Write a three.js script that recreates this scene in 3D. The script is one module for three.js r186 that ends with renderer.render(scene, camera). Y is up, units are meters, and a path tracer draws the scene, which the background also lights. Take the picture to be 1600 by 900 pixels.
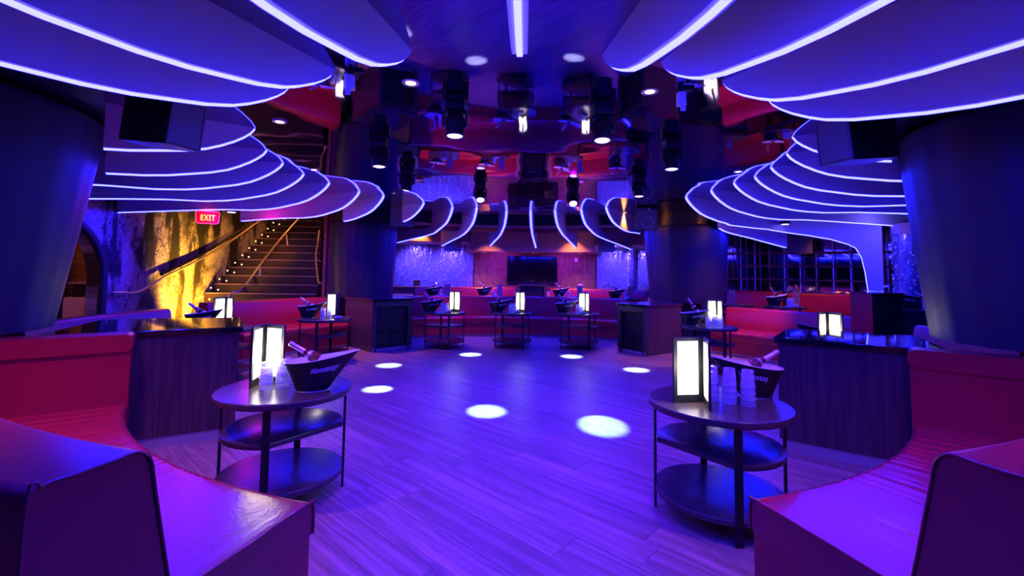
import * as THREE from 'three';
import { RoundedBoxGeometry } from 'three/addons/geometries/RoundedBoxGeometry.js';
import { mergeGeometries, toCreasedNormals } from 'three/addons/utils/BufferGeometryUtils.js';
import { RectAreaLightUniformsLib } from 'three/addons/lights/RectAreaLightUniformsLib.js';

// ---------------------------------------------------------------- camera, light levels, exposure
RectAreaLightUniformsLib.init();
const scene = new THREE.Scene();
scene.background = new THREE.Color(0x000000);
const camera = new THREE.PerspectiveCamera(2 * Math.atan(450 / 720) * 180 / Math.PI, 16 / 9, 0.05, 60);
camera.position.set(0, 1.5, 0);
camera.rotation.set(3.5 * Math.PI / 180, 0, 0.8 * Math.PI / 180);
camera.setViewOffset(1600, 900, 0, 69, 1600, 900);
scene.add(camera);
const renderer = new THREE.WebGLRenderer({ antialias: true });
renderer.toneMapping = THREE.LinearToneMapping;
renderer.toneMappingExposure = 1.0;
renderer.shadowMap.enabled = true;

const LED_GLOW = [0.66, 0.70, 52];          // violet-blue light strip, as its face looks
const LED_COLOR = new THREE.Color().setRGB(0.0030, 0.0034, 1.0);
const LED_AREA = 205;                       // the area light under each strip
const WARM = new THREE.Color().setRGB(1.0, 0.27, 0.05);
const WARM_POWER = 2.2;
const BEAM_COLOR = new THREE.Color().setRGB(0.36, 0.72, 1.0);
const BEAM_POWER = 230;
const WASH_COLOR = new THREE.Color().setRGB(0.07, 0.0, 1.0);   // violet wash from the moving heads
const WASH_POWER = 11;

// ---------------------------------------------------------------- helpers
const RAD = Math.PI / 180, CX = 0.12, CD = 5.8, CEIL = 2.75;
let seed = 7;
const rnd = () => { seed = (seed * 1664525 + 1013904223) >>> 0; return seed / 4294967296; };
const V = (x, y, d) => new THREE.Vector3(x, y, -d);                       // d: metres in front of the camera's wall
const pol = (r, a, h = 0) => V(CX + r * Math.sin(a * RAD), h, CD - r * Math.cos(a * RAD));
const taken = {};
function numbered(name) {
  const n = taken[name] = (taken[name] ?? -1) + 1;
  return n ? `${name}_${String(n).padStart(3, '0')}` : name;
}
function tag(o, label, category, group, kind) {
  if (label) o.userData.label = label;
  if (category) o.userData.category = category;
  if (group) o.userData.group = group;
  if (kind) o.userData.kind = kind;
  return o;
}
function thing(name, label, category, base = new THREE.Vector3(), group) {
  const o = new THREE.Group(); o.name = numbered(name); o.position.copy(base); o.base = base.clone();
  scene.add(o);
  return tag(o, label, category, group);
}
function part(parent, name, geometry, material, keep) {
  const base = parent.base ?? new THREE.Vector3();
  if (!keep) geometry.translate(-base.x, -base.y, -base.z);
  const m = new THREE.Mesh(geometry, material); m.name = name; m.base = base;
  m.castShadow = m.receiveShadow = true;
  parent.add(m);
  return m;
}
function struct(name, geometry, material, label) {
  const m = new THREE.Mesh(geometry, material); m.name = numbered(name); m.userData.kind = 'structure';
  if (label) m.userData.label = label;
  m.castShadow = m.receiveShadow = true;
  scene.add(m);
  return m;
}
function copy(root, name, pos, turn, label, group) {
  const c = root.clone(); c.name = numbered(name); c.position.copy(pos); c.rotation.set(0, turn, 0);
  c.userData = { ...root.userData, label };
  if (group) c.userData.group = group;
  scene.add(c);
  return c;
}
const merged = (list) => mergeGeometries(list.map((g) => { const o = g.index ? g.toNonIndexed() : g; for (const k of Object.keys(o.attributes)) if (!['position', 'normal', 'uv'].includes(k)) o.deleteAttribute(k); return o; }));
const box = (w, h, l, x = 0, y = 0, z = 0, r = 0.004) => new RoundedBoxGeometry(w, h, l, 2, Math.min(r, w / 2.1, h / 2.1, l / 2.1)).translate(x, y, z);
const plainBox = (w, h, l, x = 0, y = 0, z = 0) => new THREE.BoxGeometry(w, h, l).translate(x, y, z);
const lathe = (pts, n = 32) => new THREE.LatheGeometry(pts.map(([r, y]) => new THREE.Vector2(r, y)), n);
const cyl = (r0, r1, h, n = 20) => new THREE.CylinderGeometry(r0, r1, h, n);
const tube = (pts, r, n = 40, k = 8, closed = false) => new THREE.TubeGeometry(new THREE.CatmullRomCurve3(pts, closed, 'catmullrom', 0.5), n, r, k, closed);
function rod(a, b, r, k = 10) {
  const g = new THREE.CylinderGeometry(r, r, a.distanceTo(b), k);
  g.applyQuaternion(new THREE.Quaternion().setFromUnitVectors(new THREE.Vector3(0, 1, 0), b.clone().sub(a).normalize()));
  return g.translate((a.x + b.x) / 2, (a.y + b.y) / 2, (a.z + b.z) / 2);
}
// rounds the corners of a closed outline [[x, y, radius?], ...]
function rounded(pts, rad = 0.02, n = 4) {
  const out = [];
  pts.forEach((p, i) => {
    const a = pts[(i + pts.length - 1) % pts.length], b = pts[(i + 1) % pts.length], r0 = p[2] ?? rad;
    const la = Math.hypot(a[0] - p[0], a[1] - p[1]), lb = Math.hypot(b[0] - p[0], b[1] - p[1]), r = Math.min(r0, la / 2.05, lb / 2.05);
    if (r < 1e-4) { out.push([p[0], p[1]]); return; }
    const s = [p[0] + (a[0] - p[0]) * r / la, p[1] + (a[1] - p[1]) * r / la], e = [p[0] + (b[0] - p[0]) * r / lb, p[1] + (b[1] - p[1]) * r / lb];
    for (let k = 0; k <= n; k++) {
      const t = k / n, u = 1 - t;
      out.push([u * u * s[0] + 2 * u * t * p[0] + t * t * e[0], u * u * s[1] + 2 * u * t * p[1] + t * t * e[1]]);
    }
  });
  return out;
}
// sweeps a closed outline of [radius, height] about the dance floor's centre from angle a0 to a1
function arcSweep(outline, a0, a1, n, wave) {
  const P = [], UV = [], I = [], m = outline.length;
  const len = [0];
  for (let k = 1; k <= m; k++) len.push(len[k - 1] + Math.hypot(outline[k % m][0] - outline[k - 1][0], outline[k % m][1] - outline[k - 1][1]));
  for (let i = 0; i <= n; i++) {
    const a = a0 + (a1 - a0) * i / n;
    for (let k = 0; k <= m; k++) {
      let [r, h] = outline[k % m];
      if (wave) h += wave(r, h, a);
      const p = pol(r, a, h);
      P.push(p.x, p.y, p.z); UV.push(a * RAD * 5, len[k]);
    }
  }
  for (let i = 0; i < n; i++) for (let k = 0; k < m; k++) {
    const a = i * (m + 1) + k, b = a + m + 1;
    I.push(a, a + 1, b, b, a + 1, b + 1);
  }
  const faces = THREE.ShapeUtils.triangulateShape(outline.map(([r, h]) => new THREE.Vector2(r, h)), []);
  for (const [i, flip] of [[0, true], [n, false]]) {
    const at = P.length / 3, a = a0 + (a1 - a0) * i / n;
    for (const [r, h0] of outline) { const h = h0 + (wave ? wave(r, h0, a) : 0), p = pol(r, a, h); P.push(p.x, p.y, p.z); UV.push(r, h); }
    for (const f of faces) flip ? I.push(at + f[0], at + f[2], at + f[1]) : I.push(at + f[0], at + f[1], at + f[2]);
  }
  const g = new THREE.BufferGeometry();
  g.setAttribute('position', new THREE.Float32BufferAttribute(P, 3)); g.setAttribute('uv', new THREE.Float32BufferAttribute(UV, 2)); g.setIndex(I);
  return toCreasedNormals(g, 0.75);
}
// upright prism over a plan outline [[x, d], ...]
function prism(plan, h0, h1, bevel = 0.006) {
  const s = new THREE.Shape(plan.map(([x, d]) => new THREE.Vector2(x, d)));
  const g = new THREE.ExtrudeGeometry(s, { depth: Math.max(0.001, h1 - h0 - 2 * bevel), bevelEnabled: bevel > 0, bevelThickness: bevel, bevelSize: bevel, bevelOffset: -bevel, bevelSegments: 2, curveSegments: 24 });
  g.rotateX(-Math.PI / 2);                       // (x, d, up) -> (x, up, -d)
  return g.translate(0, h0 + bevel, 0);
}
const xd = (r, a) => [CX + r * Math.sin(a * RAD), CD - r * Math.cos(a * RAD)];
function insetPlan(plan, by) {                    // moves the corners of a convex outline towards its middle
  const cx = plan.reduce((s, p) => s + p[0], 0) / plan.length, cd = plan.reduce((s, p) => s + p[1], 0) / plan.length;
  return plan.map(([x, d]) => { const l = Math.hypot(x - cx, d - cd); return [x - (x - cx) / l * by, d - (d - cd) / l * by]; });
}
// a box standing on a plan edge a -> b, grown to the side
function slab(a, b, thick, h0, h1) {
  const dx = b[0] - a[0], dd = b[1] - a[1], l = Math.hypot(dx, dd), nx = -dd / l * thick, nd = dx / l * thick;
  return prism([a, b, [b[0] + nx, b[1] + nd], [a[0] + nx, a[1] + nd]], h0, h1, 0);
}

// ---------------------------------------------------------------- noise and textures
function hash(x, y) { let h = (x * 374761393 + y * 668265263) | 0; h = Math.imul(h ^ (h >>> 13), 1274126177); return ((h ^ (h >>> 16)) >>> 0) / 4294967296; }
function noise(x, y, per = 0) {
  const xi = Math.floor(x), yi = Math.floor(y), fx = x - xi, fy = y - yi, u = fx * fx * (3 - 2 * fx), v = fy * fy * (3 - 2 * fy);
  const w = (k) => per ? ((k % per) + per) % per : k;
  const a = hash(w(xi), w(yi)), b = hash(w(xi + 1), w(yi)), c = hash(w(xi), w(yi + 1)), d = hash(w(xi + 1), w(yi + 1));
  return a + (b - a) * u + (c - a) * v + (a - b - c + d) * u * v;
}
const fbm = (x, y, o = 4) => { let s = 0, a = 0.5, t = 0; for (let k = 0; k < o; k++) { s += a * noise(x, y); t += a; a /= 2; x = x * 2.03 + 17.1; y = y * 2.03 + 5.7; } return s / t; };
function dataTexture(w, h, fn, srgb, repeat = [1, 1]) {
  const d = new Uint8Array(w * h * 4);
  for (let y = 0; y < h; y++) for (let x = 0; x < w; x++) {
    const c = fn(x / w, y / h), k = (y * w + x) * 4;
    for (let j = 0; j < 3; j++) d[k + j] = Math.max(0, Math.min(255, 255 * (c[j] ?? c[0])));
    d[k + 3] = 255;
  }
  const t = new THREE.DataTexture(d, w, h, THREE.RGBAFormat);
  t.wrapS = t.wrapT = THREE.MirroredRepeatWrapping; t.magFilter = THREE.LinearFilter; t.minFilter = THREE.LinearMipmapLinearFilter; t.generateMipmaps = true;
  if (srgb) t.colorSpace = THREE.SRGBColorSpace;
  t.repeat.set(...repeat); t.needsUpdate = true;
  return t;
}
const oakGrain = (x, y) => {                        // x across the boards, y along them
  const warp = fbm(x * 5, y * 3, 3) * 1.2, streak = fbm(x * 60 + warp * 2, y * 2.2, 3), fine = fbm(x * 170, y * 9, 2);
  const cath = 0.5 + 0.5 * Math.sin((x * 9 + warp * 3.2) * 6.28);
  return 0.60 + 0.16 * (streak - 0.5) * 2 + 0.05 * (cath - 0.5) + 0.10 * (fine - 0.5);
};
const plankTexture = dataTexture(512, 1024, (x, y) => { const v = oakGrain(x, y); return [v, v * 0.80, v * 0.76]; }, true, [1 / 1.0, 1 / 2.0]);
const plankBump = dataTexture(512, 1024, (x, y) => [oakGrain(x, y)], false, [1, 0.5]);
const veneerTexture = dataTexture(512, 512, (x, y) => { const v = 0.30 + 0.34 * fbm(x * 70, y * 2.2, 4) + 0.12 * fbm(x * 6, y * 2, 2); return [v, v * 0.8, v * 0.75]; }, true, [1.0, 1.0]);
const leatherBump = dataTexture(512, 512, (x, y) => [0.55 * fbm(x * 9, y * 9, 4) + 0.45 * fbm(x * 60, y * 60, 2)], false, [1.2, 1.2]);
const grungeTexture = dataTexture(2048, 768, (x, y) => {
  const X = x * 11, Y = y * 4.6;                  // metres
  const big = fbm(X * 0.9, Y * 0.7, 5), drip = fbm(X * 4.6 + 3, Y * 1.1, 5), fine = fbm(X * 22, Y * 22, 3), speck = fbm(X * 40, Y * 34, 2);
  const dark = THREE.MathUtils.smoothstep(0.62 * drip + 0.38 * big, 0.47, 0.60);
  const blot = THREE.MathUtils.smoothstep(fbm(X * 2.2 + 8, Y * 1.7 + 3, 4), 0.42, 0.62);
  let v = 0.56 - 0.26 * blot - 0.52 * dark + 0.26 * (fine - 0.5) + 0.25 * (big - 0.5);
  if (speck > 0.66 && drip > 0.42) v *= 0.35;
  return [v, v * 0.95, v * 0.9];
}, true);
const fabricTexture = dataTexture(256, 256, (x, y) => { const v = 0.55 + 0.2 * (fbm(x * 90, y * 6, 2) - 0.5) + 0.2 * (fbm(x * 6, y * 90, 2) - 0.5); return [v, v * 0.8, v * 0.72]; }, true, [1, 1]);

// ---------------------------------------------------------------- materials
const std = (rgb, roughness = 0.5, more = {}) => new THREE.MeshPhysicalMaterial({ color: new THREE.Color().setRGB(...rgb), roughness, ...more });
const M = {
  plank: [0.92, 1.0, 1.08, 0.84, 1.0].map((k) => std([k, k, k], 0.42, { map: plankTexture, bumpMap: plankBump, bumpScale: 0.0006 })),
  slab: std([0.03, 0.025, 0.03], 0.8),
  dark: std([0.02, 0.018, 0.025], 0.6),
  soffit: std([0.50, 0.30, 0.32], 0.6),
  darkCeil: std([0.035, 0.025, 0.03], 0.7),
  mirror: std([0.31, 0.23, 0.46], 0.03, { metalness: 1 }),
  fin: std([0.74, 0.70, 0.76], 0.5),
  led: std([0.8, 0.8, 0.9], 0.5, { emissive: new THREE.Color().setRGB(...LED_GLOW) }),
  leather: std([0.40, 0.016, 0.03], 0.30, { bumpMap: leatherBump, bumpScale: 0.0012, clearcoat: 0.35, clearcoatRoughness: 0.22 }),
  leatherSeat: std([0.40, 0.016, 0.035], 0.26, { bumpMap: leatherBump, bumpScale: 0.002, clearcoat: 0.4, clearcoatRoughness: 0.2 }),
  piping: std([0.40, 0.016, 0.03], 0.25, { clearcoat: 0.6 }),
  veneer: std([0.31, 0.27, 0.34], 0.42, { clearcoat: 0.25, clearcoatRoughness: 0.3, map: veneerTexture, bumpMap: veneerTexture, bumpScale: 0.0008 }),
  gloss: std([0.012, 0.010, 0.014], 0.06, { clearcoat: 1, clearcoatRoughness: 0.04 }),
  kick: std([0.5, 0.5, 0.52], 0.4, { metalness: 0.6 }),
  column: std([0.014, 0.010, 0.042], 0.5),
  black: std([0.012, 0.012, 0.014], 0.42),
  blackMetal: std([0.03, 0.03, 0.035], 0.4, { metalness: 0.6 }),
  tableTop: std([0.075, 0.05, 0.045], 0.24, { map: null }),
  steel: std([0.9, 0.86, 0.84], 0.42, { metalness: 1 }),
  brass: std([0.70, 0.45, 0.22], 0.25, { metalness: 1 }),
  grey: std([0.16, 0.15, 0.17], 0.6),
  white: std([0.85, 0.83, 0.82], 0.35, { clearcoat: 0.4 }),
  shell: std([0.008, 0.008, 0.010], 0.45, { clearcoat: 0.12, clearcoatRoughness: 0.3 }),
  glass: std([0.97, 0.97, 1], 0.08, { transmission: 0.8, thickness: 0, ior: 1.5 }),
  glassEdge: std([0.95, 0.95, 1], 0.12, { transmission: 0.25, thickness: 0, clearcoat: 1 }),
  bottle: std([0.32, 0.10, 0.04], 0.06, { transmission: 0.85, thickness: 0.02, ior: 1.45 }),
  foil: std([0.80, 0.58, 0.55], 0.3, { metalness: 0.7 }),
  card: std([0.62, 0.42, 0.34], 0.7),
  paper: std([0.8, 0.72, 0.72], 0.8),
  screen: std([0.9, 0.9, 0.85], 0.5, { emissive: new THREE.Color().setRGB(1.5, 1.42, 1.12) }),
  grunge: std([1, 0.97, 0.92], 0.75, { map: grungeTexture }),
  stair: std([0.055, 0.028, 0.018], 0.38),
  nosing: std([0.85, 0.6, 0.45], 0.5, { metalness: 0.8 }),
  post: std([0.45, 0.20, 0.07], 0.5),
  fabric: std([0.80, 0.62, 0.55], 0.85, { map: fabricTexture }),
  tv: std([0.006, 0.006, 0.008], 0.08, { clearcoat: 1, clearcoatRoughness: 0.05 }),
  rackMirror: std([0.55, 0.45, 0.55], 0.04, { metalness: 1 }),
  shelf: std([0.30, 0.13, 0.07], 0.45),
  bead: std([0.95, 0.95, 1], 0.12, { metalness: 0.25 }),
  glassWall: std([0.26, 0.26, 0.52], 0.3, { metalness: 0.35, clearcoat: 1, clearcoatRoughness: 0.05 }),
  warmLens: std([1, 0.9, 0.8], 0.4, { emissive: new THREE.Color().setRGB(3.2, 2.0, 0.8) }),
  beamLens: std([0.8, 0.8, 1], 0.3, { emissive: new THREE.Color().setRGB(2.0, 1.3, 5.0) }),
  bulb: std([1, 0.9, 0.7], 0.4, { emissive: new THREE.Color().setRGB(2.2, 1.4, 0.5) }),
  candle: std([1, 0.4, 0.2], 0.4, { emissive: new THREE.Color().setRGB(2.2, 0.25, 0.12) }),
};
function shadowed(light, radius) {
  light.castShadow = true;
  if (light.shadow) { light.shadow.mapSize.set(512, 512); light.shadow.bias = -0.002; if (radius) light.shadow.radius = radius; }
  return light;
}
function pointLight(parent, at, color, power, radius = 2) {
  const l = shadowed(new THREE.PointLight(color, power), radius); l.position.copy(at); parent.add(l); return l;
}
function spotLight(parent, at, to, color, power, angle, penumbra, radius = 1) {
  const l = shadowed(new THREE.SpotLight(color, power, 0, angle, penumbra), radius);
  l.position.copy(at); l.target.position.copy(to); parent.add(l, l.target); return l;
}

// ---------------------------------------------------------------- the room
const floor = struct('floor', plainBox(18, 0.3, 19, 1.8, -0.172, -6.2), M.slab);
{ // oak boards laid on the slanting run: one mesh each over the dance floor, the rest of the run joined
  const L = 1.62, W = 0.245, gap = 0.0025, dir = [-0.735, 0.678], across = [0.678, 0.735], variants = [];
  for (let v = 0; v < 10; v++) {
    const g = new THREE.BoxGeometry(W - gap, 0.02, L - gap), uv = g.attributes.uv, p = g.attributes.position, u0 = rnd() * 9, v0 = rnd() * 9;
    for (let k = 0; k < uv.count; k++) uv.setXY(k, p.getX(k) + u0, p.getZ(k) + v0);
    variants.push(g);
  }
  const turn = Math.atan2(dir[0], -dir[1]);
  const far = [];
  for (let row = -30; row <= 30; row++) {
    const shift = hash(row, 91) * L;
    for (let k = -6; k <= 6; k++) {
      const s = row * W, t = k * L + shift, x = CX + across[0] * s + dir[0] * t, d = CD + across[1] * s + dir[1] * t, r = Math.hypot(x - CX, d - CD);
      const near = Math.abs(x) < 1.75 && d > 0.55 && d < 3;
      if (!(r < 5.0 || near)) { if (r < 6.2 && d > 0.6) far.push([x, d, row, k]); continue; }
      const m = new THREE.Mesh(variants[Math.floor(hash(row, k) * 10)], M.plank[Math.floor(hash(k + 40, row) * 5)]);
      m.name = numbered('plank'); m.position.set(x, -0.0105, -d); m.rotation.y = turn; m.receiveShadow = true; m.castShadow = true;
      floor.add(m);
    }
  }
  const pieces = far.map(([x, d, row, k]) => variants[Math.floor(hash(row, k) * 10)].clone().rotateY(turn).translate(x, -0.0105, -d));
  const rest = new THREE.Mesh(merged(pieces), M.plank[0]);
  rest.name = 'plank_run'; rest.userData.kind = 'stuff'; rest.receiveShadow = true; floor.add(rest);
}
// the raised tier round the back
struct('floor_tier', arcSweep([[5.95, 0], [9.9, 0], [9.9, 0.15], [5.95, 0.15]], 97, 217, 60), M.dark);

// ceiling: a stretched mirror film over the dance floor, dark boards beyond
{
  const P = [], UV = [], I = [], nr = 90, na = 220, R = 5.3;
  const wav = (x, z) => 0.0042 * (fbm(x * 0.95 + 3.1, z * 0.95 + 1.7, 2) - 0.5) * 2 + 0.0017 * (fbm(x * 3.1, z * 2.4 + 9, 2) - 0.5) * 2;
  for (let i = 0; i <= nr; i++) for (let k = 0; k <= na; k++) {
    const p = pol(R * i / nr, 360 * k / na);
    P.push(p.x, CEIL + wav(p.x, p.z) * Math.min(1, (R - R * i / nr) * 3), p.z); UV.push(p.x, p.z);
  }
  for (let i = 0; i < nr; i++) for (let k = 0; k < na; k++) { const a = i * (na + 1) + k, b = a + na + 1; I.push(a, a + 1, b, b, a + 1, b + 1); }
  const g = new THREE.BufferGeometry();
  g.setAttribute('position', new THREE.Float32BufferAttribute(P, 3)); g.setAttribute('uv', new THREE.Float32BufferAttribute(UV, 2)); g.setIndex(I); g.computeVertexNormals();
  struct('ceiling', g, M.mirror, 'wavy stretched mirror film ceiling over the dance floor');
}
struct('ceiling_slab', merged([
  plainBox(17.3, 0.2, 12.1, 1.95, CEIL + 0.11, -3.55), plainBox(14.8, 0.2, 5.8, 3.2, CEIL + 0.11, -12.5)]), M.darkCeil);
struct('ceiling_stairwell', plainBox(4.2, 0.2, 6.2, -5.6, 4.7, -12.3), M.dark);
{ // bulkhead ring behind the fins, stepped
  struct('trim_1', arcSweep([[5.32, 2.56], [5.6, 2.5], [5.9, 2.5], [5.9, 2.76], [5.25, 2.76], [5.25, 2.62]], 149, 211, 40), M.column);
  struct('trim_2', arcSweep([[5.235, 2.61], [5.30, 2.555], [5.33, 2.565], [5.26, 2.63]], 149, 211, 40), M.soffit);
}
struct('ceiling_soffit', arcSweep([[7.7, 2.1], [9.6, 2.1], [9.6, 2.76], [7.7, 2.76]], 163, 190, 30), M.soffit, 'dropped wood soffit above the television wall');
struct('ceiling_soffit', arcSweep([[7.75, 2.34], [9.9, 2.34], [9.9, 2.76], [7.75, 2.76]], 190.2, 206, 20), M.soffit);
struct('ceiling_soffit', arcSweep([[7.75, 2.30], [9.9, 2.30], [9.9, 2.76], [7.75, 2.76]], 148, 162.8, 20), M.soffit);
// outer walls
struct('wall_back', plainBox(15.2, 4.8, 0.2, 3.0, 2.4, -15.05), M.soffit);
struct('wall_right', plainBox(0.2, 3, 18.5, 10.6, 1.5, -6), M.dark);
struct('wall_front', plainBox(17.5, 3, 0.2, 1.9, 1.5, 2.6), M.dark);
{ // distressed plaster wall with an arched opening, running on as the wall of the stairs
  const s = new THREE.Shape([[-2.7, 0], [14.95, 0], [14.95, 4.75], [-2.7, 4.75]].map(([x, y]) => new THREE.Vector2(x, y)));
  const hole = new THREE.Path();
  hole.moveTo(5.7, 0); hole.lineTo(5.7, 1.25); hole.absellipse(6.63, 1.25, 0.93, 1.02, Math.PI, 0, true); hole.lineTo(7.56, 0); hole.lineTo(5.7, 0);
  s.holes.push(hole);
  const g = new THREE.ExtrudeGeometry(s, { depth: 0.25, bevelEnabled: false, curveSegments: 24 });
  const uv = g.attributes.uv, p = g.attributes.position;
  for (let k = 0; k < uv.count; k++) uv.setXY(k, (p.getX(k) - 3.5) / 11, p.getY(k) / 4.6);
  g.rotateY(Math.PI / 2);                          // shape x -> depth, extrude -> +x
  g.translate(-6.95, 0, 0);
  struct('wall_left', g, M.grunge, 'distressed plaster wall with dark streaks beside the stairs');
  const arch = [V(-6.69, 0.01, 7.58)], n = 22;
  for (let k = 0; k <= n; k++) arch.push(V(-6.69, 1.25 + 1.04 * Math.sin(Math.PI * k / n), 6.63 + 0.95 * Math.cos(Math.PI * k / n)));
  arch.push(V(-6.69, 0.01, 5.68));
  struct('trim_arch', tube(arch, 0.06, 70, 8), M.black);
}
{ // the little room behind the arch
  struct('wall_alcove', merged([plainBox(0.1, 2.7, 4.2, -8.9, 1.35, -6.9), plainBox(2.0, 2.7, 0.1, -7.95, 1.35, -8.95), plainBox(2, 2.7, 0.1, -7.95, 1.35, -4.85)]), M.fabric);
  struct('ceiling_alcove', plainBox(2.2, 0.1, 4.2, -7.9, 2.6, -6.9), M.dark);
  const door = struct('door_1', box(0.06, 2.15, 1.05, -8.1, 1.08, -7.35), std([0.30, 0.05, 0.09], 0.5));
  door.userData.label = 'dark red door leaf behind the arched opening';
  const sign = tag(new THREE.Mesh(box(0.006, 0.2, 0.26, 0, 0, 0, 0.001), M.paper), 'white paper notice on the dark red door in the archway', 'notice');
  sign.name = 'paper_notice'; sign.position.copy(V(-8.066, 1.72, 7.55)); scene.add(sign);
  const shelf = thing('service_stand', 'small service stand with a dark till inside the arched opening', 'stand', V(-7.6, 0, 8.35));
  part(shelf, 'cabinet', box(0.45, 0.95, 0.5, -7.6, 0.475, -8.35), M.card); part(shelf, 'till', box(0.3, 0.22, 0.34, -7.6, 1.06, -8.35), M.black);
  part(shelf, 'tray', box(0.4, 0.03, 0.44, -7.6, 1.2, -8.35), M.steel); part(shelf, 'cable', tube([V(-7.4, 1.15, 8.2), V(-7.35, 0.9, 8.1), V(-7.38, 0.72, 8.12)], 0.008), M.white);
  pointLight(scene, V(-7.7, 2.4, 6.9), WARM, 3.0, 5);
}

// ---------------------------------------------------------------- columns: tapered drums with soft vertical folds
function column(x, d, r0, r1, h0, h1, drum, label, folds = 26) {
  const rows = [0, 0.15, 0.3, 0.45, 0.6, 0.75, 0.9, 0.955, 0.968, 0.978, 0.986, 0.992, 0.997, 1], n = 160, m = rows.length - 1, P = [], UV = [], I = [];
  for (let k = 0; k <= m; k++) for (let i = 0; i <= n; i++) {
    const t = rows[k], a = i / n * Math.PI * 2, e = Math.max(0, (t - 0.955) / 0.045), lip = 0.075 * (1 - Math.sqrt(Math.max(0, 1 - e * e)));
    const r = r0 + (r1 - r0) * t - lip + 0.012 * (fbm(Math.cos(a) * 3 + 5, Math.sin(a) * 3 + x, 2) - 0.5) * 2 + 0.003 * Math.sin(a * folds + 3 * fbm(Math.cos(a) * 2, Math.sin(a) * 2 + 9, 2));
    const hh = h0 + (h1 - h0) * t;
    P.push(x + r * Math.sin(a), hh, -d + r * Math.cos(a)); UV.push(a * r, hh);
  }
  for (let k = 0; k < m; k++) for (let i = 0; i < n; i++) { const a = k * (n + 1) + i, b = a + n + 1; I.push(a, a + 1, b, b, a + 1, b + 1); }
  const g = new THREE.BufferGeometry();
  g.setAttribute('position', new THREE.Float32BufferAttribute(P, 3)); g.setAttribute('uv', new THREE.Float32BufferAttribute(UV, 2)); g.setIndex(I); g.computeVertexNormals();
  const c = struct('column', g, M.column, label);
  c.base = new THREE.Vector3();
  part(c, 'cap', cyl(r1 - 0.06, r1 - 0.06, 0.04, 48).translate(x, h1 - 0.02, -d), M.column);
  part(c, 'core', cyl(0.30, 0.30, h0 + 0.1, 32).translate(x, h0 / 2, -d), M.dark);
  if (drum) part(c, 'drum', cyl(drum, drum, CEIL - h1 + 0.02, 48).translate(x, (CEIL + h1) / 2, -d), M.black);
}
column(-4.50, 3.36, 0.86, 1.11, 1.0, 2.742, 0, 'wide dark blue fluted column behind the front left bench');
column(4.32, 3.50, 0.87, 1.05, 1.0, 2.735, 0.9, 'wide dark blue fluted column behind the front right bench');
column(-3.30, 10.3, 0.64, 0.72, 0.93, 2.56, 0.68, 'tapered blue column right of the stairs');
column(3.74, 9.9, 0.73, 0.86, 0.93, 2.50, 0.74, 'tapered blue column left of the shelving wall');

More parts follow.
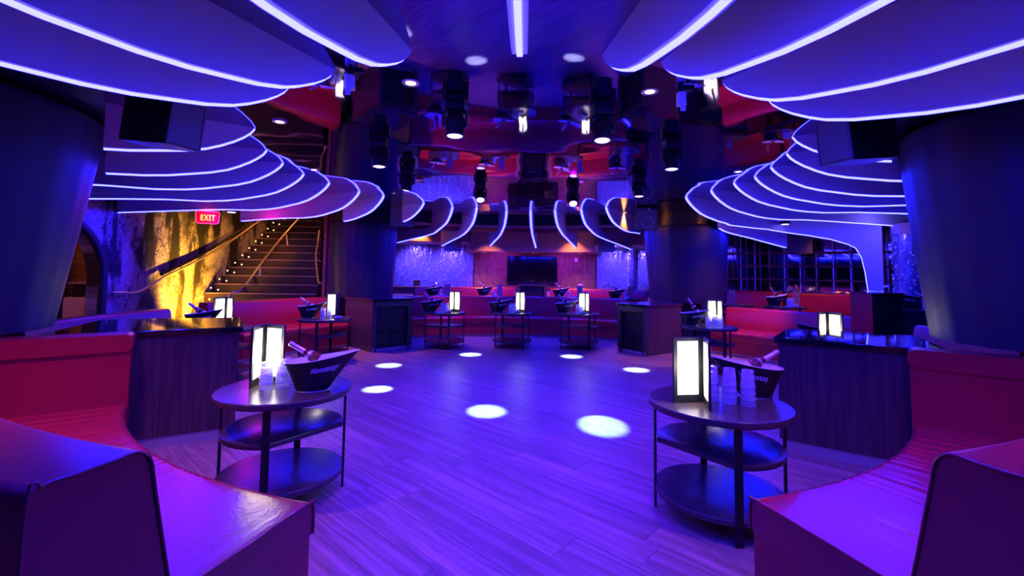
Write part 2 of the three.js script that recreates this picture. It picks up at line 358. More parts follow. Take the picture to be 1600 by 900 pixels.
// ---------------------------------------------------------------- ceiling fins edged with light
const PROFILE = [[0, 2.75], [0.03, 2.705], [0.08, 2.66], [0.15, 2.612], [0.25, 2.558], [0.35, 2.515], [0.5, 2.475], [0.65, 2.45], [0.85, 2.418], [1.05, 2.40], [1.35, 2.392], [1.9, 2.415], [2.5, 2.42], [4.7, 2.42]];
const at = (table, u) => { for (let k = 1; k < table.length; k++) if (u <= table[k][0]) { const [a, b] = [table[k - 1], table[k]], t = (u - a[0]) / (b[0] - a[0]); return a[1] + (b[1] - a[1]) * t; } return table[table.length - 1][1]; };
function fin(plan, heights, label, runs) {           // plan: [[x, d], ...]; heights: [[distance along it, h], ...]
  const curve = new THREE.CatmullRomCurve3(plan.map(([x, d]) => new THREE.Vector3(x, 0, d)), false, 'centripetal');
  const total = curve.getLength(), us = [];
  for (const [u] of heights) if (u < total) us.push(u);
  for (let u = 0.02; u < total; u += total / 34) us.push(u);
  us.push(total); us.sort((a, b) => a - b);
  const S = us.filter((u, k) => !k || u - us[k - 1] > 0.004).map((u) => {
    const c = curve.getPointAt(Math.min(1, u / total)), t = curve.getTangentAt(Math.min(1, u / total));
    return { u, x: c.x, d: c.z, nx: -t.z, nd: t.x, h: at(heights, u) };
  });
  const slope = (k) => { const a = S[Math.max(0, k - 1)], b = S[Math.min(S.length - 1, k + 1)], du = b.u - a.u, dh = b.h - a.h, l = Math.hypot(du, dh); return [du / l, dh / l]; };
  const loft = (sections) => {                          // each section: four corners [x, y, d]
    const P = [], I = [], UV = [];
    sections.forEach((q, k) => { for (const [x, y, d] of q) { P.push(x, y, -d); UV.push(S[k].u, y); } });
    for (let k = 0; k < sections.length - 1; k++) for (let j = 0; j < 4; j++) { const a = k * 4 + j, b = k * 4 + (j + 1) % 4; I.push(a, b, a + 4, a + 4, b, b + 4); }
    const e = (sections.length - 1) * 4;
    I.push(0, 2, 1, 0, 3, 2, e, e + 1, e + 2, e, e + 2, e + 3);
    const g = new THREE.BufferGeometry();
    g.setAttribute('position', new THREE.Float32BufferAttribute(P, 3)); g.setAttribute('uv', new THREE.Float32BufferAttribute(UV, 2)); g.setIndex(I);
    return toCreasedNormals(g, 0.7);
  };
  const T = 0.037, w = 0.0135, out = 0.012;
  const o = thing('ceiling_fin', label, 'ceiling fin', V(S[0].x, CEIL, S[0].d), 'radial ceiling fins with light strips');
  part(o, 'board', loft(S.map(({ x, d, nx, nd, h }) => [[x - nx * T, h, d - nd * T], [x + nx * T, h, d + nd * T], [x + nx * T, Math.max(h, CEIL) + 0.012, d + nd * T], [x - nx * T, Math.max(h, CEIL) + 0.012, d - nd * T]])), M.fin);
  part(o, 'led_strip', loft(S.map(({ x, d, nx, nd, h }, k) => {
    const [cu, ch] = slope(k), tx = nd, td = -nx;
    const ox = ch * tx * out, oy = -cu * out, od = ch * td * out, ix = -ch * tx * 0.003, iy = cu * 0.003, id = -ch * td * 0.003;
    return [[x - nx * w + ox, h + oy, d - nd * w + od], [x + nx * w + ox, h + oy, d + nd * w + od], [x + nx * w + ix, h + iy, d + nd * w + id], [x - nx * w + ix, h + iy, d - nd * w + id]];
  })), M.led);
  for (const [a0, a1] of runs ?? [[Math.min(0.5, total * 0.3), Math.min(total - 0.1, 2.2)]]) {   // the light that each run of the strip gives
    const ends = [a0, a1].map((u) => { const p = curve.getPointAt(u / total); return V(p.x, at(heights, u), p.z); }), sag = Math.max(0, (ends[0].y + ends[1].y) / 2 - at(heights, (a0 + a1) / 2));
    const along = ends[1].clone().sub(ends[0]), length = along.length(), light = new THREE.RectAreaLight(LED_COLOR, LED_AREA, length, 0.021);
    along.normalize();
    const side = new THREE.Vector3(0, 1, 0).cross(along).normalize(), up = along.clone().cross(side).normalize();
    light.position.copy(ends[0]).lerp(ends[1], 0.5).sub(o.base).addScaledVector(up, -out - 0.002 - sag);
    light.quaternion.setFromRotationMatrix(new THREE.Matrix4().makeBasis(along, side, up));
    o.add(light);
  }
  return o;
}
const ORD = ['first', 'second', 'third', 'fourth', 'fifth', 'sixth', 'seventh', 'eighth', 'ninth', 'tenth', 'eleventh', 'twelfth'];
const radial = (a, r0, u) => [xd(r0, a), xd(r0 + u * 0.5, a), xd(r0 + u, a)];
fin(radial(-1.5, 3.37, 3.2), PROFILE, 'narrow ceiling fin with a light strip running straight over the camera');
[[-12.8, 3.33, 3.2], [-23.2, 3.23, 3.2], [-32.1, 3.18, 3.0], [-54.7, 3.0, 1.0], [-70.3, 2.91, 1.35], [-82, 2.88, 3.2], [-94.2, 2.89, 3.6], [-106.3, 2.9, 4.2], [-120.1, 2.97, 3.25], [-129.6, 2.98, 1.2]]
  .forEach(([a, r, u], k) => fin(radial(a, r, u), PROFILE, `white ceiling fin edged with blue light, ${ORD[k]} to the left of the overhead strip`));
[[7.4, 3.25, 3.2], [13.8, 3.24, 3.2], [23.5, 3.14, 3.2], [33.4, 3.1, 3.0], [54.5, 2.95, 0.68], [66.9, 2.92, 0.95], [79.1, 2.91, 3.0], [89.6, 2.95, 3.4], [98, 2.92, 4.0], [109.4, 3.01, 4.7]]
  .forEach(([a, r, u], k) => fin(radial(a, r, u), PROFILE, `white ceiling fin edged with blue light, ${ORD[k]} to the right of the overhead strip`));
fin([[2.81, 7.4], [3.05, 7.54], [3.79, 8.0], [4.74, 8.5], [5.6, 8.66], [5.99, 8.6], [6.30, 8.45], [6.44, 8.35], [6.50, 8.31], [6.54, 8.28], [6.62, 8.22]],
  [...PROFILE.slice(0, 10), [1.13, 2.375], [2.2, 2.36], [3.1, 2.27], [3.48, 2.2], [3.75, 2.10], [3.86, 2.03], [3.94, 1.86], [3.985, 1.6], [4.02, 1.25], [4.6, 1.245]], 'long ceiling fin sweeping down to a vertical light strip beside the shelving wall');
fin([[4.0, 8.86], [4.25, 9.12], [4.9, 9.35], [5.66, 9.5]], [[0, 2.40], [0.3, 2.37], [1.0, 2.26], [1.8, 2.09]], 'short sloping light strip fin in front of the shelving wall');
[[[-1.64, 8.44], [-1.85, 8.64], [-2.11, 8.9], 0], [[-1.18, 8.98], [-1.92, 10.81], [-2.89, 11.59], 1], [[-0.70, 8.94], [-1.22, 11.07], [-1.94, 12.77], 1], [[-0.12, 9.35], [-0.33, 11.31], [-0.59, 12.44], 1], [[0.37, 9.29], [0.52, 11.36], [0.68, 13.09], 1],
  [[0.86, 9.24], [1.31, 11.21], [1.78, 12.8], 1], [[1.35, 9.0], [2.07, 10.87], [3.41, 13.2], 1], [[1.78, 8.69], [2.4, 9.65], [2.9, 10.45], 0]]
  .forEach(([p, c, e, long], k) => {
    const l1 = Math.hypot(c[0] - p[0], c[1] - p[1]), l2 = Math.hypot(e[0] - c[0], e[1] - c[1]), lerp = (a, b, t) => [a[0] + (b[0] - a[0]) * t, a[1] + (b[1] - a[1]) * t];
    const plan = long ? [p, lerp(p, c, 0.3), lerp(p, c, 0.6), c, lerp(c, e, 0.5), e] : [p, c, e];
    const h = long ? [...PROFILE.slice(0, 7), [0.85, 2.43], [1.3, 2.385], [l1, 2.36], [l1 + l2, 2.2]] : PROFILE;
    fin(plan, h, `back ceiling fin with a bent light strip, ${ORD[k]} from the left above the far bench`, long ? [[0.5, l1 - 0.05], [l1 + 0.05, l1 + l2 - 0.05]] : undefined);
  });

// ---------------------------------------------------------------- banquettes on rings about the dance floor
// q: r0 seat front, r1 backrest front at the seat, r2 back, top height, base height
function banquette(name, label, a0, a1, q, opt = {}) {
  const { r0, r1, r2, top = 0.92, base = 0 } = q, n = Math.max(6, Math.round(Math.abs(a1 - a0) * 0.9)), am = (a0 + a1) / 2;
  const o = thing(name, label, 'bench', pol((r0 + r2) / 2, am, base), 'red leather curved benches');
  const s = base + 0.30, sh = base + 0.45;
  part(o, 'base', arcSweep([[r0 + 0.02, base + 0.05], [r1 + 0.1, base + 0.05], [r1 + 0.1, s], [r0 + 0.02, s]], a0, a1, n), M.leather);
  part(o, 'toe_kick', arcSweep([[r0 + 0.06, base], [r1, base], [r1, base + 0.05], [r0 + 0.06, base + 0.05]], a0, a1, n), M.kick);
  const N = opt.creases ? n * 7 : n;
  // pulled leather creases running across the seat, deepest near its front
  const crease = opt.creases && ((r, h, a) => h < sh - 0.03 ? 0 : 0.012 * Math.max(0, fbm(a * 1.9 + 0.5 * r, r * 1.1, 3) - 0.45) * Math.exp(-(((r - r0 - 0.38) / 0.34) ** 2)) * (0.3 + 0.7 * Math.min(1, Math.abs(a - a0) / Math.abs(a1 - a0) * 3)));
  const seatOutline = rounded([[r0, s, 0.008], [r1 + 0.08, s, 0.0], [r1 + 0.08, sh, 0.0], [r0, sh, 0.05]], 0.03, 6), fine = [];
  seatOutline.forEach((p, k) => { fine.push(p); const e = seatOutline[(k + 1) % seatOutline.length], l = Math.hypot(e[0] - p[0], e[1] - p[1]); if (l > 0.2 && p[1] > s + 0.05) for (let j = 1; j < 14; j++) fine.push([p[0] + (e[0] - p[0]) * j / 14, p[1] + (e[1] - p[1]) * j / 14]); });
  part(o, 'seat', arcSweep(fine, a0, a1, N, crease), M.leatherSeat);
  const back = rounded([[r1, sh - 0.04, 0.01], [r2, base + 0.05, 0.0], [r2, base + top, 0.035], [r1 + 0.10, base + top, 0.045]], 0.03, 6);
  part(o, 'backrest', arcSweep(back, a0, a1, n), M.leather);
  for (const a of opt.piping ?? []) {
    part(o, 'piping', tube([[r2, base + 0.2], [r2, base + top - 0.05], [r2 - 0.035, base + top], [r2 - 0.1, base + top], [r1 + 0.2, base + top], [r1 + 0.14, base + top], [r1 + 0.10, base + top - 0.04], [r1 + 0.08, base + top - 0.14], [r1 + 0.02, sh + 0.06], [r1, sh]].map(([r, h]) => pol(r, a, h)), 0.0045, 90, 6), M.piping);
    part(o, 'piping', tube([[r1 + 0.06, sh], [r0 + 0.05, sh], [r0 + 0.012, sh - 0.015], [r0, sh - 0.05], [r0, s]].map(([r, h]) => pol(r, a, h)), 0.005, 40, 6), M.piping);
  }
  if (opt.end) {                                          // a radial backrest closing the end of the bench
    const [e0, e1] = opt.end;
    part(o, 'end_backrest', arcSweep(rounded([[r0, base + 0.05, 0.01], [r2, base + 0.05, 0.01], [r2, base + top, 0.05], [r0, base + top, 0.05]], 0.04, 6), e0, e1, 6), M.leather);
    part(o, 'end_roll', arcSweep(rounded([[r0 - 0.012, base + top - 0.10], [r2 + 0.01, base + top - 0.10], [r2 + 0.01, base + top + 0.03], [r0 - 0.012, base + top + 0.03]], 0.05, 6), Math.min(e0, e1) - 0.2, Math.max(e0, e1) + 0.3, 6), M.leather);
  }
  return o;
}
banquette('bench', 'front left red leather bench with creased seat ending beside the camera', -15.6, -54.3, { r0: 3.76, r1: 4.42, r2: 4.82, top: 0.95 }, { creases: true, piping: [-15.55], end: [-54.3, -57.2] });
banquette('bench', 'front right red leather bench with creased seat ending beside the camera', 16.3, 49.2, { r0: 3.68, r1: 4.36, r2: 4.74, top: 0.95 }, { creases: true, piping: [16.25], end: [49.2, 51.6] });
banquette('bench', 'left red bench below the arched doorway, its top rail pale violet', -77, -100.2, { r0: 4.6, r1: 5.02, r2: 5.32, top: 0.9 });
banquette('bench', 'red bench in front of the stairs, next to the left cabinet', -110.3, -135.2, { r0: 4.64, r1: 5.4, r2: 5.72, top: 0.92 });
banquette('bench', 'long red bench at the far side between the two niche cabinets', 153.0, 207.0, { r0: 5.05, r1: 5.6, r2: 5.88, top: 0.90 });
banquette('bench', 'red bench curving right of the right niche cabinet', 130.2, 106.4, { r0: 4.88, r1: 5.46, r2: 5.74, top: 0.86 });
banquette('bench', 'red bench end glimpsed beside the front right column', 91, 75, { r0: 4.25, r1: 4.9, r2: 5.25, top: 0.9 });
const TIER = 0.15;
banquette('bench', 'raised red bench at the back wall left of the television cabinet', 201, 180.2, { r0: 7.55, r1: 8.05, r2: 8.4, top: 0.88, base: TIER });
banquette('bench', 'raised red bench at the back wall right of the television cabinet', 172.6, 153, { r0: 7.55, r1: 8.05, r2: 8.4, top: 0.88, base: TIER });
banquette('bench', 'raised red bench before the shelving wall, left of the split', 139, 130, { r0: 7.75, r1: 8.35, r2: 8.65, top: 0.95, base: TIER });
banquette('bench', 'raised red bench before the shelving wall, right of the split', 129.2, 119, { r0: 7.75, r1: 8.35, r2: 8.65, top: 0.95, base: TIER });

// ---------------------------------------------------------------- dividers and niche cabinets
function divider(label, plan, h) {
  const c = plan.reduce((s, p) => [s[0] + p[0] / 4, s[1] + p[1] / 4], [0, 0]);
  const o = thing('divider_cabinet', label, 'cabinet', V(c[0], 0, c[1]));
  part(o, 'body', prism(insetPlan(plan, 0.035), 0.09, h - 0.055, 0.004), M.veneer);
  part(o, 'toe_kick', prism(insetPlan(plan, 0.06), 0, 0.09, 0), M.kick);
  part(o, 'top', prism(plan, h - 0.055, h, 0.006), M.gloss);
  return o;
}
divider('dark wood divider with glossy black top behind the front left bench', [xd(3.0, -57.5), xd(4.34, -58.0), xd(4.34, -73.9), xd(3.12, -75.0)], 0.975);
divider('dark wood divider with glossy black top behind the front right bench', [xd(2.78, 52.0), xd(3.92, 52.4), xd(3.92, 67.8), xd(2.9, 68.8)], 0.965);
function nicheCabinet(label, fl, fr, depth, h, side) {
  const dx = fr[0] - fl[0], dd = fr[1] - fl[1], w = Math.hypot(dx, dd), turn = Math.atan2(dd, dx);
  const o = thing('niche_cabinet', label, 'cabinet', V((fl[0] + fr[0]) / 2, 0, (fl[1] + fr[1]) / 2));
  o.rotation.y = turn; o.base = new THREE.Vector3();
  const t = 0.085, z = -depth / 2;
  for (const s of [-1, 1]) part(o, 'side_panel', box(t, h - 0.05, depth, s * (w / 2 - t / 2), (h - 0.05) / 2, z), M.veneer);
  part(o, 'header', box(w - 2 * t, 0.10, depth, 0, h - 0.10, z), M.veneer);
  part(o, 'back_panel', box(w - 2 * t, h - 0.15, 0.03, 0, (h - 0.15) / 2, -0.5), M.black);
  part(o, 'top', box(w + 0.04, 0.05, depth + 0.04, 0, h - 0.025, z, 0.008), M.gloss);
  part(o, 'toe_kick', box(w - 2 * t, 0.05, 0.04, 0, 0.025, -0.06), M.kick);
  for (const s of [-1, 1]) part(o, 'corner_guard', box(0.03, 0.075, 0.012, s * (w / 2 - 0.03), 0.04, 0.004), M.kick);
  const iw = w - 2 * t - 0.05, H = h - 0.17;
  const frame = part(o, 'grille_frame', merged([box(iw + 0.03, 0.02, 0.03, 0, H, -0.06), box(iw + 0.03, 0.02, 0.03, 0, H * 0.43, -0.055), box(iw + 0.03, 0.02, 0.03, 0, 0.06, -0.06), box(0.02, H - 0.05, 0.03, -iw / 2, H / 2 + 0.03, -0.06), box(0.02, H - 0.05, 0.03, iw / 2, H / 2 + 0.03, -0.06), box(0.02, H * 0.4, 0.03, 0, H * 0.23, -0.06)]), M.blackMetal);
  part(o, 'upper_grille', box(iw - 0.02, H * 0.54, 0.02, 0, H * 0.715, -0.075), M.black);
  for (const s of [-1, 1]) part(o, 'lower_grille', box(iw / 2 - 0.03, H * 0.34, 0.02, s * iw / 4, H * 0.24, -0.075), M.black);
  part(o, 'badge', box(0.02, 0.012, 0.008, iw * 0.28, H * 0.92, -0.06, 0.002), M.steel);
  return o;
}
nicheCabinet('dark wood cabinet with black speaker grilles below the left column', [-2.53, 8.49], [-1.93, 9.07], 1.15, 0.965);
nicheCabinet('dark wood cabinet with black speaker grilles below the right column', [2.07, 9.07], [2.47, 8.49], 1.05, 0.93);
nicheCabinet('small wood cabinet with black niche under the television', [0.19, 13.75], [1.05, 13.75], 0.5, 1.235);
{ // maroon and black partition where the long light strip comes down
  const o = thing('partition_block', 'tall block with maroon leather side and black side at the end of the right bench', 'partition', V(5.55, 0, 7.0));
  part(o, 'black_panel', prism([[5.17, 6.6], [5.83, 6.9], [5.80, 6.97], [5.20, 6.70]], 0, 1.25, 0.004), M.black);
  part(o, 'leather_panel', prism([[5.16, 6.62], [5.19, 6.71], [5.40, 7.27], [5.31, 7.25]], 0, 1.25, 0.004), M.leather);
  part(o, 'core', prism([[5.22, 6.73], [5.79, 6.98], [5.92, 7.45], [5.42, 7.25]], 0, 1.24, 0), M.dark);
  part(o, 'cap', prism([[5.15, 6.58], [5.86, 6.88], [5.97, 7.52], [5.30, 7.28]], 1.25, 1.27, 0.003), M.gloss);
}
{ // bar-height stand carrying a bucket at the far right
  const o = thing('service_counter', 'narrow dark counter beside the sparkling column', 'counter', V(6.5, 0, 7.55));
  part(o, 'body', box(0.85, 0.95, 0.5, 6.5, 0.475, -7.55), M.veneer); part(o, 'top', box(0.92, 0.04, 0.54, 6.5, 0.97, -7.55), M.tableTop);
}

// ---------------------------------------------------------------- cocktail tables
const TOP = 0.69;
function makeTable(mirror) {
  const o = thing('cocktail_table', '', 'table', new THREE.Vector3(), 'three-tier cocktail tables');
  const R = 0.43, disc = (r, y, t) => lathe([[0, y], [r - 0.006, y], [r, y + 0.006], [r, y + t - 0.008], [r - 0.008, y + t], [0, y + t]], 56);
  part(o, 'table_top', disc(R, TOP - 0.042, 0.042), M.tableTop);
  part(o, 'lower_shelf', disc(0.395, 0.105, 0.038), M.tableTop);
  const s = new THREE.Shape(), r = 0.375, a = (k) => [r * Math.cos(k), r * Math.sin(k)];
  const e = mirror ? 1 : -1, start = -Math.PI / 2;           // flat edge between the front leg and a side leg
  for (let k = 0; k <= 40; k++) { const p = a(start + e * (k / 40) * Math.PI * 1.5); k ? s.lineTo(...p) : s.moveTo(...p); }
  s.closePath();
  const g = new THREE.ExtrudeGeometry(s, { depth: 0.026, bevelEnabled: true, bevelThickness: 0.004, bevelSize: 0.004, bevelSegments: 2 });
  g.scale(-1, 1, 1).rotateX(-Math.PI / 2); g.index || null;
  part(o, 'middle_shelf', toCreasedNormals(g.translate(0, 0.41, 0), 0.6), M.tableTop);
  [[0, 1, 0.046, 0.014], [0, -1, 0.046, 0.014], [1, 0, 0.016, 0.022], [-1, 0, 0.016, 0.022]].forEach(([x, z, w, t]) =>
    part(o, 'leg', box(w, TOP - 0.04, t, x * 0.392, (TOP - 0.04) / 2, z * 0.392, 0.003), M.blackMetal));
  return o;
}
const protoA = makeTable(false), protoB = makeTable(true);
const TABLES = {
  frontLeft: [-1.54, 3.22, 0, 'front left', -1], frontRight: [1.34, 3.02, 0, 'front right', 1],
  behindLeft: [-3.98, 6.35, 0, 'mostly hidden', 1], stairs: [-3.12, 7.78, 0, 'stairs', 1], backA: [-1.32, 9.27, 0, 'far left', 1], backB: [0.03, 9.42, 0, 'far middle', 1], backC: [1.37, 9.40, 0, 'far right', 1],
  rightBench: [3.14, 7.39, 0, 'right bench', 1], behindRight: [3.62, 5.42, 0, 'hidden right', 1],
  tierA: [-1.88, 12.45, TIER, 'raised', 1], tierB: [-0.50, 12.75, TIER, 'raised', 1], tierC: [1.55, 12.7, TIER, 'raised', 1], tierD: [3.0, 12.35, TIER, 'raised', 1],
  tierE: [5.05, 10.55, TIER, 'raised', 1], tierF: [6.0, 10.15, TIER, 'raised', 1],
};
const WHERE = {
  frontLeft: 'the front left cocktail table', frontRight: 'the front right cocktail table', behindLeft: 'the table behind the left wood divider', stairs: 'the table by the stairs',
  backA: 'the table right of the left niche cabinet', backB: 'the middle table before the far bench', backC: 'the table left of the right niche cabinet', rightBench: 'the table right of the right niche cabinet', behindRight: 'the table behind the right wood divider',
  tierA: 'the leftmost raised back table', tierB: 'the raised table left of the television cabinet', tierC: 'the raised table right of the television cabinet', tierD: 'the rightmost raised back table', tierE: 'the raised table next to the right column', tierF: 'the raised table before the shelving wall', counter: 'the counter by the sparkling column',
};
const TURN = { frontLeft: 0.20, frontRight: -0.16, behindLeft: 0.4, stairs: 0.1, backA: 0.35, backB: 0.55, backC: 0.4, rightBench: 0.2, behindRight: 0, tierA: 0.3, tierB: 0.2, tierC: 0.6, tierD: 0.4, tierE: 0.5, tierF: 0.2 };
const tableLabel = (k) => `round three-tier black cocktail table, ${WHERE[k].replace(/^the /, '').replace('table', 'one')}`;
for (const [k, [x, d, y]] of Object.entries(TABLES)) {
  const p = V(x, y, d);
  if (k === 'frontLeft') { protoB.position.copy(p); protoB.rotation.y = TURN[k]; protoB.userData.label = tableLabel(k); }
  else if (k === 'frontRight') { protoA.position.copy(p); protoA.rotation.y = TURN[k]; protoA.userData.label = tableLabel(k); }
  else copy(protoA, 'cocktail_table', p, TURN[k], tableLabel(k));
}
const onTable = (k, dx, dd, lift = 0) => k === 'counter' ? V(6.5 + dx, 0.99 + lift, 7.6 + dd) : V(TABLES[k][0] + dx, TABLES[k][2] + TOP + lift, TABLES[k][1] + dd);

// ---------------------------------------------------------------- ice buckets and bottles
function lettering() {
  const c = document.createElement('canvas'); c.width = 512; c.height = 128;
  const g = c.getContext('2d'); g.clearRect(0, 0, 512, 128); g.fillStyle = '#ffffff';
  g.font = 'italic bold 104px sans-serif'; g.textAlign = 'center'; g.textBaseline = 'middle';
  g.save(); g.translate(256, 62); g.scale(Math.min(1, 490 / g.measureText('Hennessy').width), 1); g.fillText('Hennessy', 0, 0); g.restore();
  const t = new THREE.CanvasTexture(c); t.colorSpace = THREE.SRGBColorSpace; t.anisotropy = 8;
  return t;
}
M.letters = std([0.9, 0.9, 0.9], 0.4, { map: lettering(), transparent: true, alphaTest: 0.4 });
const shellPoint = (th, t, inset = 0) => {                    // t: 0 at the foot, 1 at the rim; the pointed lip is towards -x
  const c = Math.cos(th), s = Math.sin(th), e = 0.85 * t + 0.15 * t * t;
  const bx = 0.045 + (0.105 - inset) * c, bz = (0.078 - inset) * s, rx = -0.015 + (0.243 - inset) * c, rz = (0.128 + 0.03 * c - inset) * s * (1 - 0.15 * ((1 - c) / 2) ** 2);
  const rim = 0.185 + 0.075 * ((1 - c) / 2) ** 1.6;
  return new THREE.Vector3(bx + (rx - bx) * e, rim * t, bz + (rz - bz) * e);
};
function surface(fn, nu, nv) {
  const P = [], UV = [], I = [];
  for (let j = 0; j <= nv; j++) for (let i = 0; i <= nu; i++) { const p = fn(i / nu, j / nv); P.push(p.x, p.y, p.z); UV.push(i / nu, j / nv); }
  for (let j = 0; j < nv; j++) for (let i = 0; i < nu; i++) { const a = j * (nu + 1) + i, b = a + nu + 1; I.push(a, a + 1, b, b, a + 1, b + 1); }
  const g = new THREE.BufferGeometry();
  g.setAttribute('position', new THREE.Float32BufferAttribute(P, 3)); g.setAttribute('uv', new THREE.Float32BufferAttribute(UV, 2)); g.setIndex(I); g.computeVertexNormals();
  return g;
}
function makeBucket() {
  const o = thing('ice_bucket', '', 'ice bucket', new THREE.Vector3(), 'boat-shaped ice buckets');
  const TAU = Math.PI * 2;
  part(o, 'shell', merged([surface((u, v) => shellPoint(-u * TAU, v), 64, 10), surface((u, v) => { const p = shellPoint(u * TAU, 0); p.y = 0.001; return p.lerp(new THREE.Vector3(0.045, 0.001, 0), v); }, 64, 3)]), M.shell);
  part(o, 'liner', merged([surface((u, v) => { const p = shellPoint(u * TAU, 0.06 + 0.94 * v, 0.007); p.y -= 0.001; return p; }, 64, 10), surface((u, v) => { const p = shellPoint(u * TAU, 0.06, 0.007); return p.lerp(new THREE.Vector3(0.045, p.y, 0), v); }, 64, 3),
    surface((u, v) => shellPoint(u * TAU, 1, 0).lerp(shellPoint(u * TAU, 1, 0.007), v).add(new THREE.Vector3(0, v > 0 && v < 1 ? 0.003 : 0, 0)), 64, 4)]), M.white);
  const patch = (a0, a1) => surface((u, v) => { const th = (a0 + (a1 - a0) * u) * RAD, t = 0.52 + 0.29 * v, p = shellPoint(th, t, -0.0012); return p; }, 24, 6);
  part(o, 'lettering', patch(128, 70), M.letters); part(o, 'lettering', patch(-80, -138), M.letters);
  part(o, 'foot', lathe([[0, 0], [0.9, 0], [1, 0.5], [0.9, 1], [0, 1]], 32).scale(0.11, 0.004, 0.083).translate(0.045, -0.0035, 0), M.steel);
  return o;
}
function makeBottle() {
  const o = thing('bottle', '', 'bottle', new THREE.Vector3(), 'champagne bottles in ice buckets');
  part(o, 'glass_body', lathe([[0, 0.004], [0.034, 0], [0.039, 0.006], [0.039, 0.155], [0.036, 0.185], [0.024, 0.215], [0.0165, 0.245], [0.0145, 0.30], [0, 0.302]], 28), M.bottle);
  part(o, 'foil', lathe([[0.0178, 0.238], [0.0163, 0.27], [0.0160, 0.33], [0.0178, 0.333], [0.0178, 0.345], [0.012, 0.352], [0, 0.353]], 24), M.foil);
  part(o, 'label', lathe([[0.0393, 0.05], [0.0398, 0.052], [0.0398, 0.128], [0.0393, 0.13]], 28), M.paper);
  part(o, 'neck_label', lathe([[0.0345, 0.190], [0.0352, 0.191], [0.0262, 0.212], [0.0252, 0.212]], 24), M.foil);
  return o;
}
const bucket0 = makeBucket(), bottle0 = makeBottle();
let bucketUsed = false;
function bucket(k, dx, dd, turn, bottle = true, lean = 0.62) {
  const p = onTable(k, dx, dd, 0.004), label = `black boat-shaped ice bucket on ${WHERE[k]}`;
  if (bucketUsed) copy(bucket0, 'ice_bucket', p, turn, label);
  else { bucket0.position.copy(p); bucket0.rotation.y = turn; bucket0.userData.label = label; }
  if (bottle) {
    const text = `bottle leaning in the bucket on ${WHERE[k]}`;
    const b = bucketUsed ? copy(bottle0, 'bottle', p, 0, text) : bottle0;
    b.userData.label = text;
    const axis = new THREE.Vector3(Math.cos(lean), Math.sin(lean), 0.0).applyAxisAngle(new THREE.Vector3(0, 1, 0), turn);
    b.quaternion.setFromUnitVectors(new THREE.Vector3(0, 1, 0), axis);
    b.position.copy(p).add(new THREE.Vector3(-0.10, 0.125, 0.0).applyAxisAngle(new THREE.Vector3(0, 1, 0), turn));
  }
  bucketUsed = true;
}
bucket('frontLeft', 0.25, -0.05, Math.PI + 0.15, true, 0.55);
bucket('frontRight', 0.27, 0.14, 0.02, true, 0.50);
bucket('behindLeft', -0.13, -0.15, Math.PI + 0.1);
bucket('stairs', -0.22, -0.03, Math.PI);
for (const k of ['backA', 'backB', 'backC']) bucket(k, -0.26, 0.0, Math.PI + 0.1, true, 0.75);
bucket('rightBench', -0.20, 0.06, Math.PI - 0.3, true, 1.0);
bucket('behindRight', -0.06, 0.02, 0.2, true, 0.3);
bucket('tierA', -0.20, 0, Math.PI, true, 0.8); bucket('tierB', -0.24, 0, Math.PI, true, 0.8); bucket('tierC', -0.20, 0, Math.PI, true, 0.8); bucket('tierD', -0.20, 0, Math.PI, true, 0.8);
bucket('tierF', -0.20, 0, Math.PI, true, 0.9);
bucket('counter', -0.06, -0.05, 0.1, false);

// ---------------------------------------------------------------- stacked tumblers
const tumbler0 = thing('tumbler', '', 'glass', new THREE.Vector3(), 'stacked clear tumblers');
part(tumbler0, 'bowl', lathe([[0.0425, 0], [0.0445, 0.001], [0.0352, 0.103], [0.033, 0.106], [0, 0.106], [0, 0.092], [0.0318, 0.090], [0.0425, 0]], 28), M.glass);
part(tumbler0, 'rim', new THREE.TorusGeometry(0.0436, 0.0013, 6, 28).rotateX(Math.PI / 2).translate(0, 0.0015, 0), M.glassEdge);
part(tumbler0, 'base_ring', merged([new THREE.TorusGeometry(0.0335, 0.0022, 6, 28).rotateX(Math.PI / 2).translate(0, 0.104, 0), new THREE.TorusGeometry(0.0355, 0.0012, 6, 28).rotateX(Math.PI / 2).translate(0, 0.0905, 0)]), M.glassEdge);
let tumblers = 0;
function stack(k, dx, dd, n, which) {
  for (let j = 0; j < n; j++) {
    const level = n === 1 ? 'single' : j === n - 1 ? 'topmost' : j === 0 ? 'bottom' : `${ORD[j]} up`;
    const label = `clear tumbler, ${level} in ${which} stack, ${WHERE[k]}`, p = onTable(k, dx, dd, 0.0005 + j * 0.036);
    if (tumblers++) copy(tumbler0, 'tumbler', p, j * 0.7, label);
    else { tumbler0.position.copy(p); tumbler0.userData.label = label; }
  }
}
[[-0.105, -0.06, 'nearest'], [-0.02, -0.01, 'second'], [-0.05, 0.10, 'hindmost']].forEach(([x, d, w]) => stack('frontLeft', x, d, 3, w));
[[0.155, -0.075, 'nearest'], [0.065, -0.02, 'second'], [-0.02, 0.045, 'third'], [-0.075, 0.125, 'hindmost']].forEach(([x, d, w]) => stack('frontRight', x, d, 4, w));
for (const k of ['stairs']) [[0.02, -0.12, 'left'], [0.09, -0.03, 'right']].forEach(([x, d, w]) => stack(k, x, d, 3, w));
for (const k of ['backA', 'backB', 'backC']) [[-0.04, -0.12, 'left'], [0.04, -0.10, 'right']].forEach(([x, d, w]) => stack(k, x, d, 3, w));
[[-0.10, -0.24, 'leftmost'], [0.0, -0.22, 'second'], [0.10, -0.20, 'third'], [0.05, -0.11, 'hindmost']].forEach(([x, d, w]) => stack('rightBench', x, d, 3, w));
for (const k of ['tierA', 'tierB', 'tierC', 'tierD']) stack(k, 0.0, -0.12, 3, 'only');
